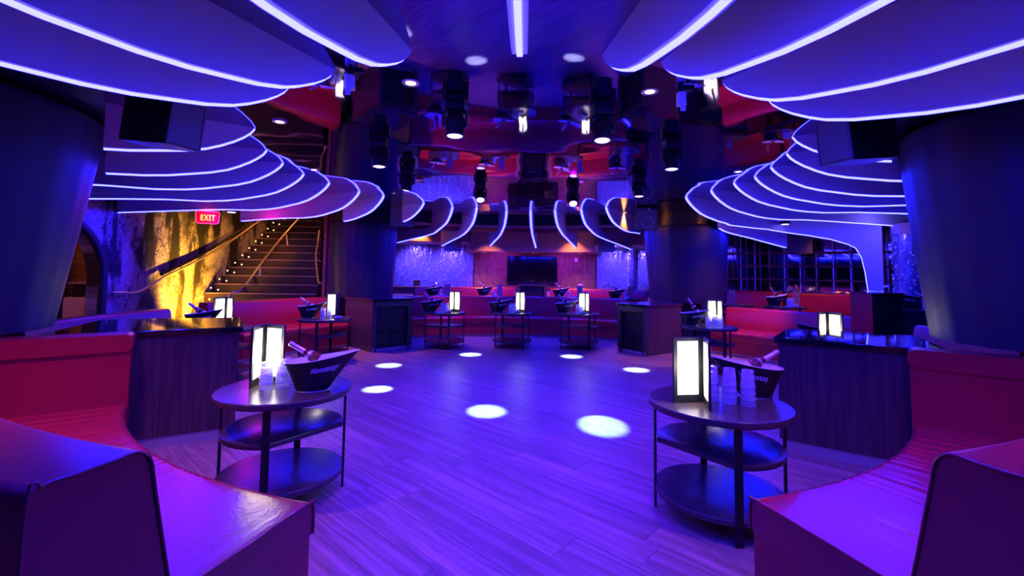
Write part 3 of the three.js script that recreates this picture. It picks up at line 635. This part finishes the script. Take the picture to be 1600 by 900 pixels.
for (const k of ['tierF']) [[0.0, -0.12, 'left'], [0.08, -0.12, 'right']].forEach(([x, d, w]) => stack(k, x, d, 3, w));
[[0.10, -0.22, 'left'], [0.18, -0.22, 'right']].forEach(([x, d, w]) => stack('counter', x, d, 3, w));

// ---------------------------------------------------------------- folded menu lamps, menu cards, card holders
function makeMenuLamp(open) {
  const o = thing('menu_lamp', '', 'lamp', new THREE.Vector3(), 'folded light-up menu stands');
  for (const s of [-1, 1]) {
    const turn = new THREE.Matrix4().makeRotationY(s * (Math.PI / 2 - open / 2) * -1), put = (g) => g.applyMatrix4(turn);
    const frame = part(o, 'frame', put(box(0.205, 0.41, 0.014, s * 0.103, 0.206, -0.007)), M.black);
    part(frame, 'screen', put(box(0.142, 0.335, 0.003, s * 0.108, 0.218, 0.0012, 0.001)), M.screen);
  }
  part(o, 'hinge', cyl(0.009, 0.009, 0.40, 10).translate(0, 0.205, -0.006), M.black);
  pointLight(o, new THREE.Vector3(0, 0.22, 0.12), new THREE.Color().setRGB(1, 0.85, 0.6), 0.22, 4);
  return o;
}
function menuLamp(k, dx, dd, open, turn, first) {
  const o = makeMenuLamp(open); o.position.copy(onTable(k, dx, dd)); o.rotation.y = turn;
  o.userData.label = `folded menu stand with glowing pages on ${WHERE[k]}`;
  return o;
}
menuLamp('frontLeft', -0.245, 0.15, 0.98, 0.66);
menuLamp('frontRight', -0.105, -0.03, 1.15, -0.83);
menuLamp('behindLeft', 0.0, 0.14, 1.15, 0.33);
menuLamp('stairs', 0.19, 0.12, 1.3, -0.6);
menuLamp('backA', 0.16, 0.12, 1.05, 0.22); menuLamp('backB', 0.15, 0.12, 0.9, 0.02); menuLamp('backC', 0.16, 0.14, 1.05, -0.35);
menuLamp('rightBench', 0.19, 0.10, 1.15, -0.65);
menuLamp('behindRight', -0.05, -0.17, 1.1, -0.40);
function emblem() {
  const c = document.createElement('canvas'); c.width = 128; c.height = 256;
  const g = c.getContext('2d'); g.fillStyle = '#d9ad96'; g.fillRect(0, 0, 128, 256);
  g.strokeStyle = '#5a2f2c'; g.lineWidth = 4; g.beginPath(); g.arc(64, 96, 17, 0, 7); g.stroke(); g.beginPath(); g.arc(64, 96, 6, 0, 7); g.stroke();
  g.fillStyle = '#8a5a52'; for (let k = 0; k < 4; k++) g.fillRect(34, 140 + k * 14, 60 - k * 8, 3);
  const t = new THREE.CanvasTexture(c); t.colorSpace = THREE.SRGBColorSpace; return t;
}
M.menu = std([0.75, 0.72, 0.7], 0.7, { map: emblem() });
const menu0 = thing('menu_card', '', 'menu', new THREE.Vector3(), 'standing printed menu cards');
part(menu0, 'card', box(0.155, 0.31, 0.006, 0, 0.16, 0, 0.002), M.menu); part(menu0, 'stand', box(0.16, 0.012, 0.07, 0, 0.006, 0), M.black);
['tierA', 'tierB', 'tierC', 'tierD', 'tierE', 'tierF'].forEach((k, i) => {
  const off = { tierA: 0.16, tierB: 0.18, tierC: 0.33, tierD: 0.18, tierE: -0.02, tierF: 0.26 }[k], label = `upright beige menu card on ${WHERE[k]}`;
  if (i) copy(menu0, 'menu_card', onTable(k, off, 0.02), 0.1, label);
  else { menu0.position.copy(onTable(k, off, 0.02)); menu0.userData.label = label; }
});
const holder0 = thing('card_holder', '', 'card holder', new THREE.Vector3(), 'small white card holders');
part(holder0, 'tray', box(0.13, 0.012, 0.06, 0, 0.006, 0), M.black); part(holder0, 'cards', box(0.11, 0.034, 0.042, 0, 0.029, 0), M.paper);
[['stairs', 0.27, -0.13], ['backA', 0.10, -0.22], ['backB', 0.10, -0.22], ['backC', 0.06, -0.22], ['tierA', 0.05, -0.2], ['tierB', 0.07, -0.2], ['tierC', 0.15, -0.2], ['tierD', 0.06, -0.2], ['tierF', 0.12, -0.2], ['counter', 0.2, -0.28]].forEach(([k, x, d], i) => {
  const label = `small tray of white cards on ${WHERE[k]}`;
  if (i) copy(holder0, 'card_holder', onTable(k, x, d), 0.15, label);
  else { holder0.position.copy(onTable(k, x, d)); holder0.userData.label = label; }
});

// ---------------------------------------------------------------- stairs, rails, step lights
{
  const o = thing('staircase', 'dark staircase with bright step edges climbing behind the left bench', 'stairs', V(-5.6, 0, 10.4));
  for (let n = 5; n <= 21; n++) {
    const d = 8.7 + 0.28 * n, h = 0.19 * n, right = -4.26 - Math.max(0, d - 10.2) * 0.405;
    const step = part(o, 'step', prism([[-6.68, d], [right, d], [right - 0.10, d + 0.30], [-6.68, d + 0.30]], n > 5 ? h - 0.21 : 0, h, 0.004), M.stair);
    part(step, 'nosing', box(right + 6.66, 0.016, 0.03, (right - 6.66) / 2, h + 0.002, -d - 0.008, 0.003), M.nosing);
  }
  struct('wall_stair_end', plainBox(3, 4.7, 0.2, -5.6, 2.35, -15.0), M.post);
  struct('wall_stairwell', prism([[-4.16, 10.25], [-4.05, 10.25], [-5.45, 14.2], [-5.72, 14.2]], 0, 4.7, 0), M.post, 'orange-lit wood wall closing the right side of the stairs');
  struct('trim_2', box(0.07, 4.6, 0.12, -4.13, 2.3, -10.22), M.post);
  // two rows of tiny lights along the stair wall
  for (let n = 4; n <= 17; n++) for (const s of [0, 1]) {
    const d = 8.75 + 0.28 * n, b = part(o, 'step_light', new THREE.SphereGeometry(0.018, 10, 8).translate(-6.62 + s * 0.16, 0.19 * (n - 0) + 0.05 + (s ? 0.02 : 0.06), -d - 0.05), M.bulb);
    b.castShadow = false;
  }
  const wallRail = thing('handrail', 'steel handrail fixed along the plaster wall of the stairs', 'handrail', V(-6.6, 1.06, 8.2));
  part(wallRail, 'rail', tube([V(-6.6, 1.07, 7.66), V(-6.6, 1.06, 7.9), V(-6.6, 1.06, 8.2), V(-6.6, 1.32, 8.8), V(-6.61, 1.61, 9.6), V(-6.61, 2.03, 10.6), V(-6.61, 2.74, 12.0), V(-6.61, 3.3, 13.2)], 0.022, 90, 10), M.steel);
  part(wallRail, 'backing', tube([V(-6.67, 1.36, 8.8), V(-6.67, 1.66, 9.6), V(-6.67, 2.1, 10.6), V(-6.67, 2.82, 12.0)], 0.03, 60, 8), M.black);
  for (const [h, d] of [[1.03, 7.95], [1.6, 9.55], [2.3, 11.2]]) part(wallRail, 'bracket', merged([rod(V(-6.6, h, d), V(-6.6, h - 0.07, d), 0.010), rod(V(-6.6, h - 0.07, d), V(-6.69, h - 0.07, d), 0.010)]), M.steel);
  const mid = thing('handrail', 'steel handrail on posts standing in the middle of the stairs', 'handrail', V(-6.0, 0.95, 10.4));
  part(mid, 'rail', tube([V(-6.16, 0.72, 10.1), V(-6.15, 0.90, 10.1), V(-6.10, 0.97, 10.2), V(-6.0, 1.05, 10.35), V(-5.95, 1.65, 11.0), V(-5.91, 2.30, 11.8), V(-5.9, 2.85, 12.6), V(-5.9, 3.4, 13.4)], 0.028, 80, 10), M.steel);
  part(mid, 'post', rod(V(-5.97, 0.93, 10.95), V(-5.96, 1.60, 10.95), 0.022), M.steel); part(mid, 'post', rod(V(-5.79, 1.68, 12.0), V(-5.90, 2.46, 12.0), 0.022), M.steel);
  part(mid, 'post', rod(V(-5.4, 2.4, 13.2), V(-5.45, 3.2, 13.2), 0.02), M.steel);
  const right = thing('handrail', 'bent steel handrail on the right wall of the stairs', 'handrail', V(-4.4, 1.4, 10.6));
  part(right, 'rail', tube([V(-4.20, 1.22, 10.33), V(-4.30, 1.19, 10.36), V(-4.42, 1.30, 10.55), V(-4.72, 1.78, 11.1), V(-4.86, 2.15, 11.5), V(-4.98, 2.5, 11.85)], 0.022, 50, 10), M.steel);
  part(right, 'bracket', merged([rod(V(-4.72, 1.76, 11.1), V(-4.58, 1.68, 11.1), 0.01), rod(V(-4.3, 1.2, 10.36), V(-4.18, 1.22, 10.3), 0.012)]), M.steel);
}

// ---------------------------------------------------------------- far wall: television, sparkling glass, small things
struct('wall_panel', box(3.95, 1.2, 0.04, 0.75, 1.55, -14.92), M.fabric, 'beige fabric wall panel behind the television');
{
  const o = thing('television', 'wide black television on the beige wall panel', 'television', V(0.66, 1.58, 14.85));
  part(o, 'screen', box(1.60, 0.84, 0.03, 0.66, 1.585, -14.84, 0.006), M.tv);
  part(o, 'bezel', merged([box(1.63, 0.015, 0.045, 0.66, 2.01, -14.845), box(1.63, 0.025, 0.045, 0.66, 1.155, -14.845), box(0.015, 0.87, 0.045, -0.148, 1.585, -14.845), box(0.015, 0.87, 0.045, 1.468, 1.585, -14.845)]), M.black);
  const plate = tag(new THREE.Mesh(box(0.10, 0.13, 0.012, 0, 0, 0), M.white), 'white wall control plate up to the right of the television', 'control plate');
  plate.name = 'wall_plate'; plate.position.copy(V(2.08, 1.92, 14.89)); scene.add(plate);
  const socket = tag(new THREE.Mesh(box(0.13, 0.10, 0.012, 0, 0, 0), M.white), 'white wall socket low to the right of the television', 'socket');
  socket.name = 'wall_socket'; socket.position.copy(V(2.22, 1.10, 14.89)); scene.add(socket);
}
function glassWall(label, x0, x1, h0, h1) {                     // rippled glass with beads of light in it
  const w = x1 - x0, g = new THREE.PlaneGeometry(w, h1 - h0, Math.round(w * 70), Math.round((h1 - h0) * 40)), p = g.attributes.position;
  for (let k = 0; k < p.count; k++) { const X = p.getX(k) + x0, Y = p.getY(k); p.setZ(k, 0.03 * (fbm(X * 14, Y * 3.0, 3) - 0.5) + 0.012 * (fbm(X * 40, Y * 22, 2) - 0.5)); }
  g.computeVertexNormals();
  const o = thing('rippled_glass', label, 'glass panel', V((x0 + x1) / 2, (h0 + h1) / 2, 14.85), 'rippled glass panels');
  part(o, 'pane', g.translate((x0 + x1) / 2, (h0 + h1) / 2, -14.85), M.glassWall);
  part(o, 'backing', plainBox(w, h1 - h0, 0.05, (x0 + x1) / 2, (h0 + h1) / 2, -14.91), M.dark);
  part(o, 'sill', box(w, 0.03, 0.10, (x0 + x1) / 2, h0 - 0.01, -14.87), M.shelf);
  beads(o, Math.round(w * 170), () => { const t = rnd(); return [x0 + w * rnd(), h0 + (h1 - h0) * t, 14.80]; });
}
function beads(o, n, where) {
  const inst = new THREE.InstancedMesh(new THREE.OctahedronGeometry(0.015, 0), M.bead, n), m = new THREE.Matrix4(), q = new THREE.Quaternion();
  inst.name = 'glass_beads'; inst.userData.kind = 'stuff';
  for (let k = 0; k < n; k++) {
    const [x, h, d] = where(), s = 0.5 + rnd() * 0.9, st = rnd() < 0.12 ? 3.5 : 1.2;
    q.setFromEuler(new THREE.Euler(rnd() * 6, rnd() * 6, 0));
    m.compose(V(x, h, d).sub(o.base), q, new THREE.Vector3(s, s * st, s)); inst.setMatrixAt(k, m);
  }
  o.add(inst);
}
glassWall('rippled sparkling glass panel left of the television panel', -4.1, -1.24, 0.99, 2.33);
glassWall('rippled sparkling glass panel right of the television panel', 2.74, 5.2, 0.99, 2.28);
function beadColumn(x, d, r, h0, h1, label) {
  const o = thing('bead_column', label, 'column', V(x, h0, d));
  part(o, 'core', surface((u, v) => { const a = u * Math.PI * 2, q = r + 0.02 * (fbm(a * 6, v * 4, 2) - 0.5); return V(x + q * Math.sin(-a), h0 + (h1 - h0) * v, d - q * Math.cos(a)); }, 90, 40), M.glassWall);
  part(o, 'cap', cyl(r + 0.03, r + 0.03, 0.2, 32).translate(x, h1 + 0.1, -d), M.soffit); part(o, 'plinth', cyl(r + 0.02, r + 0.02, h0, 32).translate(x, h0 / 2, -d), M.dark);
  beads(o, 420, () => { const a = rnd() * Math.PI * 2; return [x + (r + 0.015) * Math.sin(a), h0 + (h1 - h0) * rnd(), d - (r + 0.015) * Math.cos(a)]; });
  pointLight(scene, V(x - 0.7, 2.3, d - 0.6), new THREE.Color().setRGB(0.16, 0.12, 1), 1.0, 3);
}
beadColumn(6.95, 8.1, 0.19, 1.05, 2.25, 'sparkling beaded column at the far right');
beadColumn(3.74, 14.2, 0.14, 1.0, 2.30, 'slim sparkling beaded column left of the right middle column');
{
  const b = thing('wooden_box', 'small orange wooden box on the sill of the left glass panel', 'box', V(-2.91, 0.99, 14.3));
  part(b, 'body', box(0.2, 0.16, 0.14, -2.91, 1.11, -14.25), M.shelf); part(b, 'lid', box(0.215, 0.022, 0.155, -2.91, 1.2, -14.25), M.post);
}

// ---------------------------------------------------------------- mirrored shelving wall at the right
{
  const A = [5.55, 12.65], B = [9.2, 9.68], dx = B[0] - A[0], dd = B[1] - A[1], L = Math.hypot(dx, dd), turn = Math.atan2(dd, dx);
  const o = thing('display_shelving', 'mirrored display shelving wall with brass uprights behind the right benches', 'shelving', V(A[0], 0, A[1]));
  o.rotation.y = turn; o.base = new THREE.Vector3();
  part(o, 'base_cabinet', box(L, 1.0, 0.36, L / 2, 0.5, -0.2), M.veneer);
  for (let k = 0; k < 14; k++) part(o, 'mirror', box(L / 14 - 0.006, 1.55, 0.02, (k + 0.5) * L / 14, 1.8, -0.33, 0.002).translate(-(k + 0.5) * L / 14, 0, 0.33).rotateY(0.05 * (hash(k, 5) - 0.5)).translate((k + 0.5) * L / 14, 0, -0.32), M.rackMirror);
  part(o, 'rear_board', box(L, 2.7, 0.05, L / 2, 1.35, -0.40), M.dark);
  for (const h of [1.06, 1.40, 1.74, 2.08]) part(o, 'shelf', box(L, 0.045, 0.30, L / 2, h, -0.16), M.shelf);
  for (let k = 0; k <= 14; k++) part(o, 'upright', box(0.028, 1.62, 0.028, k * L / 14, 1.85, -0.03, 0.003), k % 3 === 1 ? M.brass : M.steel);
  part(o, 'cornice', box(L, 0.14, 0.36, L / 2, 2.62, -0.18), M.dark);
  const P = (s, h, off) => { const c = Math.cos(turn), n = Math.sin(turn); return new THREE.Vector3(A[0] + s * c + off * n, h, -A[1] - s * n + off * c); };
  let first = null, n = 0;
  for (const [row, list] of [[1.425, [0.5, 0.95, 1.4, 1.8, 2.2, 2.6, 2.95, 3.3, 3.65, 4.0]], [1.765, [0.4, 0.85, 1.3, 1.75, 2.1, 2.45, 2.8, 3.2, 3.55, 3.9, 4.2]]])
    list.forEach((s, i) => {
      const label = `small glinting glass dish, ${ORD[i] ?? 'last'} from the left on the ${row < 1.5 ? 'middle' : 'upper'} mirrored shelf`, p = P(s, row, -0.13);
      if (first) { copy(first, 'glass_dish', p, 0, label); return; }
      first = thing('glass_dish', label, 'dish', p, 'glass dishes on the mirrored shelves'); first.base = new THREE.Vector3();
      part(first, 'bowl', lathe([[0, 0], [0.03, 0], [0.05, 0.03], [0.047, 0.03], [0.028, 0.005], [0, 0.005]], 16), M.steel);
    });
  first = null;
  [2.75, 2.95, 3.15, 3.45, 3.85].forEach((s, i) => {
    const label = `red glowing candle glass, ${ORD[i]} from the left on the lowest mirrored shelf`, p = P(s, 1.085, -0.12);
    if (first) { copy(first, 'candle_lamp', p, 0, label); return; }
    first = thing('candle_lamp', label, 'candle', p, 'red candle glasses'); first.base = new THREE.Vector3();
    part(first, 'holder', lathe([[0, 0], [0.04, 0], [0.045, 0.03], [0.04, 0.03], [0.036, 0.006], [0, 0.006]], 16), M.steel); part(first, 'flame_glow', lathe([[0, 0.006], [0.034, 0.006], [0.04, 0.05], [0, 0.055]], 16), M.candle);
  });
  first = null;
  [0.42, 0.75, 1.55, 2.1].forEach((s, i) => {
    const label = `pale dish, ${ORD[i]} from the left on the lowest mirrored shelf`, p = P(s, 1.085, -0.14);
    if (first) { copy(first, 'serving_dish', p, 0, label); return; }
    first = thing('serving_dish', label, 'dish', p, 'pale dishes on the lowest shelf'); first.base = new THREE.Vector3();
    part(first, 'plate', lathe([[0, 0], [0.06, 0], [0.095, 0.03], [0.09, 0.034], [0.056, 0.008], [0, 0.008]], 20), M.white);
  });
}

// ---------------------------------------------------------------- loudspeakers
function speaker(label, x, h, d, w, hh, l, yaw, tilt, round, mount) {
  const o = thing('loudspeaker', label, 'loudspeaker', V(x, h, d)); o.base = new THREE.Vector3();
  o.rotation.set(tilt, yaw, 0, 'YXZ');
  part(o, 'cabinet', box(w, hh, l, 0, 0, -l / 2, 0.012), M.black);
  part(o, 'grille', box(w - 0.03, hh - 0.03, 0.012, 0, 0, 0.004, 0.004), M.grey);
  part(o, 'grille_rim', merged([box(w, 0.012, 0.014, 0, hh / 2 - 0.006, 0.006), box(w, 0.012, 0.014, 0, -hh / 2 + 0.006, 0.006), box(0.012, hh, 0.014, w / 2 - 0.006, 0, 0.006), box(0.012, hh, 0.014, -w / 2 + 0.006, 0, 0.006)]), M.grey);
  if (round) part(o, 'woofer', new THREE.TorusGeometry(w * 0.28, 0.008, 8, 32).translate(w * 0.04, -hh * 0.12, 0.012), M.kick);
  if (mount) part(o, 'bracket', box(0.05, mount, 0.05, 0, hh / 2 + mount / 2, -l / 2), M.blackMetal);
  return o;
}
speaker('large black loudspeaker under the ceiling at the upper left', -2.34, 2.52, 3.24, 0.26, 0.34, 0.44, 1.32, 0.12, false, 0.05);
speaker('large black loudspeaker under the ceiling at the upper right', 2.36, 2.50, 3.34, 0.26, 0.34, 0.46, -1.30, 0.12, false, 0.06);
speaker('grey square loudspeaker hung on the left middle column', -2.22, 2.56, 9.15, 0.42, 0.38, 0.34, 0.1, 0.12, false, 0.02);
speaker('square loudspeaker with round cone hung by the right middle column', 2.52, 2.52, 8.6, 0.38, 0.37, 0.3, -0.25, 0.08, true, 0.05);
speaker('small dark loudspeaker under the soffit left of the television', -1.62, 2.22, 12.82, 0.42, 0.34, 0.3, 0.3, 0.15, false, 0.34);
speaker('small dark loudspeaker under the soffit right of the television', 2.60, 2.26, 12.70, 0.42, 0.34, 0.3, -0.3, 0.15, false, 0.30);
speaker('dark loudspeaker hanging before the mirrored shelving wall', 6.5, 2.22, 10.4, 0.5, 0.42, 0.35, -0.5, 0.1, false, 0.33);

// ---------------------------------------------------------------- moving heads and the spots they throw on the floor
function movingHead(label, x, d, to, beam, lensH = 2.5) {
  const o = thing('moving_head', label, 'stage light', V(x, CEIL, d), 'moving head stage lights'); o.base = new THREE.Vector3();
  const drop = CEIL - lensH, y = -drop + 0.105;
  part(o, 'base', box(0.15, 0.055, 0.15, 0, -0.026, 0, 0.012), M.black);
  const yoke = part(o, 'yoke', merged([box(0.17, 0.025, 0.07, 0, -0.062, 0, 0.008), box(0.018, 0.12, 0.06, -0.087, -0.11, 0, 0.006), box(0.018, 0.12, 0.06, 0.087, -0.11, 0, 0.006)]), M.black);
  const aim = to.clone().sub(V(x, lensH, d)).normalize(), q = new THREE.Quaternion().setFromUnitVectors(new THREE.Vector3(0, -1, 0), aim), put = (g) => g.applyQuaternion(q).translate(0, y, 0);
  const head = part(o, 'head', put(lathe([[0, 0.085], [0.045, 0.082], [0.068, 0.05], [0.074, 0.0], [0.068, -0.075], [0.074, -0.08], [0.074, -0.10], [0.062, -0.102], [0.060, -0.09], [0, -0.09]], 28)), M.black);
  part(head, 'vent_rib', put(merged([0.03, 0.005, -0.02, -0.045].map((h) => new THREE.TorusGeometry(0.073, 0.004, 6, 28).rotateX(Math.PI / 2).translate(0, h, 0)))), M.blackMetal);
  part(head, 'lens', put(lathe([[0, -0.106], [0.035, -0.102], [0.058, -0.094], [0.058, -0.088], [0, -0.088]], 24)), M.beamLens);
  if (beam) spotLight(o, new THREE.Vector3(0, y, 0).addScaledVector(aim, 0.135), to.clone().sub(V(x, CEIL, d)), BEAM_COLOR, BEAM_POWER, 0.082, 0.35, 1);
  spotLight(o, new THREE.Vector3(0, y, 0).addScaledVector(aim, 0.145), to.clone().sub(V(x, CEIL, d)), WASH_COLOR, WASH_POWER, 1.15, 0.9, 2);
  return o;
}
movingHead('black moving head light, nearest one left of the middle of the ceiling', -0.44, 3.40, V(-0.42, 0, 3.2));
movingHead('black moving head light, nearest one right of the middle of the ceiling', 0.68, 3.47, V(0.60, 0, 3.1));
movingHead('black moving head light in front of the left middle column', -1.31, 4.45, V(-1.25, 0, 4.3));
movingHead('black moving head light above the left square loudspeaker', -1.33, 5.73, V(-1.67, 0, 5.92), true);
movingHead('black moving head light at the back of the ceiling, left of centre', -0.47, 6.61, V(-0.25, 0, 5.08), true);
movingHead('black moving head light at the back of the ceiling, right of centre', 0.91, 6.93, V(0.92, 0, 4.67), true);
movingHead('black moving head light beside the round-cone loudspeaker', 1.65, 5.97, V(1.6, 0, 5.8));
movingHead('black moving head light in front of the right middle column', 1.53, 4.39, V(1.45, 0, 4.2));
function pinSpot(label, x, d) {
  const o = thing('pin_spot', label, 'ceiling lamp', V(x, CEIL, d), 'recessed pin spots'); o.base = new THREE.Vector3();
  part(o, 'trim_ring', lathe([[0.022, -0.006], [0.036, -0.010], [0.04, 0.004], [0.022, 0.004], [0.022, -0.006]], 24), M.blackMetal);
  part(o, 'lens', lathe([[0, -0.006], [0.021, -0.004], [0.021, 0.003], [0, 0.003]], 16), M.beamLens);
  spotLight(o, new THREE.Vector3(0, -0.03, 0), new THREE.Vector3(0, -2, 0), BEAM_COLOR, BEAM_POWER, 0.082, 0.35, 1);
}
pinSpot('recessed pin spot over the far left spot of light on the floor', -0.72, 8.44);
pinSpot('recessed pin spot over the spot of light nearest the left niche cabinet', -1.92, 7.38);
pinSpot('recessed pin spot over the spot of light nearest the right niche cabinet', 1.97, 7.31);
pinSpot('recessed pin spot over the far right spot of light on the floor', 1.10, 8.39);

// ---------------------------------------------------------------- warm recessed downlights
function downlight(label, x, d, h = CEIL, power = WARM_POWER, cone = 0.85) {
  const o = thing('downlight', label, 'ceiling lamp', V(x, h, d), 'warm recessed downlights'); o.base = new THREE.Vector3();
  part(o, 'trim_ring', lathe([[0.035, -0.004], [0.055, -0.008], [0.06, 0.004], [0.035, 0.004], [0.035, -0.004]], 28), M.steel);
  part(o, 'lens', lathe([[0, -0.010], [0.034, -0.006], [0.034, 0.003], [0, 0.003]], 20), M.warmLens);
  spotLight(o, new THREE.Vector3(0, -0.03, 0), new THREE.Vector3(0, -2, 0), WARM, power, cone, 0.8, 2);
  return o;
}
downlight('warm ceiling downlight near the third fin left of the overhead strip', -0.69, 3.0);
downlight('warm ceiling downlight just right of the overhead strip end', 0.93, 3.09);
downlight('warm ceiling downlight by the upper left loudspeaker', -1.99, 3.85);
downlight('warm ceiling downlight among the left ring of fin tips', -2.5, 5.72);
downlight('warm ceiling downlight among the right ring of fin tips', 2.72, 5.5);
downlight('warm downlight over the left end of the far bench', -1.6, 10.1, 2.745, 30);
downlight('warm downlight over the far bench right of the middle', 1.1, 10.25, 2.745, 30);
downlight('warm downlight over the right end of the far bench', 2.3, 9.4, 2.745, 18);
downlight('warm downlight over the bench by the stairs', -3.35, 8.6, 2.745, 16);
downlight('warm downlight over the right curved bench', 4.2, 8.35, 2.745, 22);
downlight('warm downlight over the raised table left of the television cabinet', -0.6, 13.0, 2.745, 20);
downlight('warm downlight over the raised table right of the television cabinet', 1.7, 13.0, 2.745, 20);
downlight('warm downlight over the leftmost raised table', -2.6, 13.0, 2.745, 20);
downlight('warm downlight over the raised benches by the shelving wall', 5.6, 10.6, 2.745, 8);
downlight('warm downlight under the soffit left of the television', -0.85, 14.2, 2.095, 9, 0.95);
downlight('warm downlight under the soffit above the television', 0.66, 14.2, 2.095, 5, 0.95);
downlight('warm downlight under the soffit right of the television', 2.1, 14.2, 2.095, 9, 0.95);
downlight('warm downlight nearer the mirrored shelving wall', 6.9, 9.9, 2.745, 8);
downlight('warm downlight over the front left bench', -2.55, 2.35, 2.745, 12);
downlight('warm downlight over the front right bench', 2.12, 2.05, 2.745, 6);

// ---------------------------------------------------------------- other fittings
{
  const o = thing('exit_sign', 'red glowing EXIT sign hanging before the plaster wall', 'exit sign', V(-4.85, 2.3, 7.3)); o.base = new THREE.Vector3();
  o.rotation.y = 0.45;
  const c = document.createElement('canvas'); c.width = 256; c.height = 176;
  const g = c.getContext('2d'); g.fillStyle = '#c80010'; g.fillRect(0, 0, 256, 176);
  g.fillStyle = '#ffd860'; g.font = 'bold 128px sans-serif'; g.textAlign = 'center'; g.textBaseline = 'middle'; g.save(); g.translate(128, 94); g.scale(0.72, 1.05); g.fillText('EXIT', 0, 0); g.restore();
  const t = new THREE.CanvasTexture(c); t.colorSpace = THREE.SRGBColorSpace;
  const face = std([0.05, 0.05, 0.05], 0.6, { map: t, emissive: new THREE.Color().setRGB(2.0, 1.5, 0.6), emissiveMap: t });
  part(o, 'housing', box(0.32, 0.215, 0.035, 0, 0, -0.02, 0.03), std([0.45, 0.01, 0.004], 0.5));
  part(o, 'sign_face', new THREE.PlaneGeometry(0.27, 0.17).translate(0, 0, 0.003), face);
  part(o, 'glow_rim', tube([[-0.15, 0.09], [0, 0.098], [0.15, 0.09], [0.155, 0], [0.14, -0.09], [0, -0.098], [-0.14, -0.09], [-0.155, 0]].map(([x, y]) => new THREE.Vector3(x, y, 0.004)), 0.006, 60, 6, true), std([0.9, 0.2, 0.2], 0.4, { emissive: new THREE.Color().setRGB(1.6, 0.12, 0.1) }));
  part(o, 'hanger', cyl(0.01, 0.01, 0.34, 10).translate(0, 0.27, -0.02), M.black);
  pointLight(o, new THREE.Vector3(0, 0.0, 0.12), new THREE.Color().setRGB(1, 0.05, 0.03), 0.25, 3);
}
function smallSpot(label, x, d, to) {
  const o = thing('ceiling_spotlight', label, 'ceiling lamp', V(x, CEIL, d)); o.base = new THREE.Vector3();
  part(o, 'stem', cyl(0.012, 0.012, 0.05, 10).translate(0, -0.02, 0), M.black); part(o, 'can', cyl(0.03, 0.034, 0.085, 20).translate(0, -0.08, 0), M.white);
  part(o, 'clamp', box(0.11, 0.02, 0.03, 0.03, -0.01, 0), M.blackMetal); part(o, 'tag', box(0.035, 0.05, 0.004, 0, -0.145, 0.03, 0.001), M.paper);
  return o;
}
smallSpot('small white can light hanging between the left fins', -1.03, 2.82); smallSpot('small white can light hanging between the right fins', 1.12, 3.02);
{
  const o = thing('wall_washer', 'small violet downlight under the fin near the EXIT sign', 'ceiling lamp', V(-4.75, 2.47, 7.75)); o.base = new THREE.Vector3();
  part(o, 'stem', cyl(0.012, 0.012, 0.28, 10).translate(0, 0.14, 0), M.black); part(o, 'can', cyl(0.075, 0.08, 0.05, 24), M.black); part(o, 'lens', cyl(0.06, 0.06, 0.012, 24).translate(0, -0.028, 0), M.beamLens);
  spotLight(o, new THREE.Vector3(0, -0.06, 0), new THREE.Vector3(-1.9, -0.9, 0.75), LED_COLOR, 70, 0.6, 0.6, 2);
  const r = thing('wall_washer', 'small violet downlight over the benches before the shelving wall', 'ceiling lamp', V(5.0, 2.47, 8.4)); r.base = new THREE.Vector3();
  part(r, 'stem', cyl(0.012, 0.012, 0.28, 10).translate(0, 0.14, 0), M.black); part(r, 'can', cyl(0.075, 0.08, 0.05, 24), M.black); part(r, 'lens', cyl(0.06, 0.06, 0.012, 24).translate(0, -0.028, 0), M.beamLens);
  spotLight(r, new THREE.Vector3(0, -0.06, 0), new THREE.Vector3(0.6, -2.4, -0.3), LED_COLOR, 30, 0.8, 0.6, 2);
}
{ // amber uplight at the foot of the plaster wall, lamps up the stairs, washers on the glass
  const o = thing('uplight', 'amber uplight at the foot of the plaster wall', 'floor lamp', V(-5.85, 0, 9.35)); o.base = new THREE.Vector3();
  part(o, 'can', cyl(0.07, 0.06, 0.12, 20).translate(0, 0.06, 0), M.black); part(o, 'lens', cyl(0.058, 0.058, 0.01, 20).translate(0, 0.122, 0), M.warmLens);
  spotLight(o, new THREE.Vector3(0, 0.15, 0), new THREE.Vector3(-0.85, 1.1, -0.12), new THREE.Color().setRGB(1, 0.42, 0.012), 210, 0.66, 0.95, 2);
  spotLight(scene, V(-5.5, 4.4, 12.6), V(-5.9, 1.2, 11.0), new THREE.Color().setRGB(1, 0.25, 0.04), 7, 0.9, 0.8, 4);
  spotLight(scene, V(-5.2, 2.6, 10.1), V(-6.7, 1.6, 11.6), new THREE.Color().setRGB(1, 0.36, 0.03), 8, 0.7, 0.9, 4);
  for (const [x, x2] of [[-3.2, -3.1], [-2.0, -2.0], [3.4, 3.4], [4.4, 4.4]]) spotLight(scene, V(x, 2.28, 14.05), V(x2, 1.2, 14.85), new THREE.Color().setRGB(0.15, 0.08, 1), 22, 1.0, 0.8, 4);
  for (const x of [-0.4, 1.7]) spotLight(scene, V(x, 2.05, 13.75), V(x, 1.3, 14.9), new THREE.Color().setRGB(0.3, 0.03, 1), 13, 1.05, 0.9, 4);
  pointLight(scene, V(-4.55, 2.2, 8.15), new THREE.Color().setRGB(1, 0.01, 0.5), 0.7, 4);
}
scene.traverse((o) => { if (o.isMesh) { o.castShadow = o.receiveShadow = true; } });
renderer.render(scene, camera);
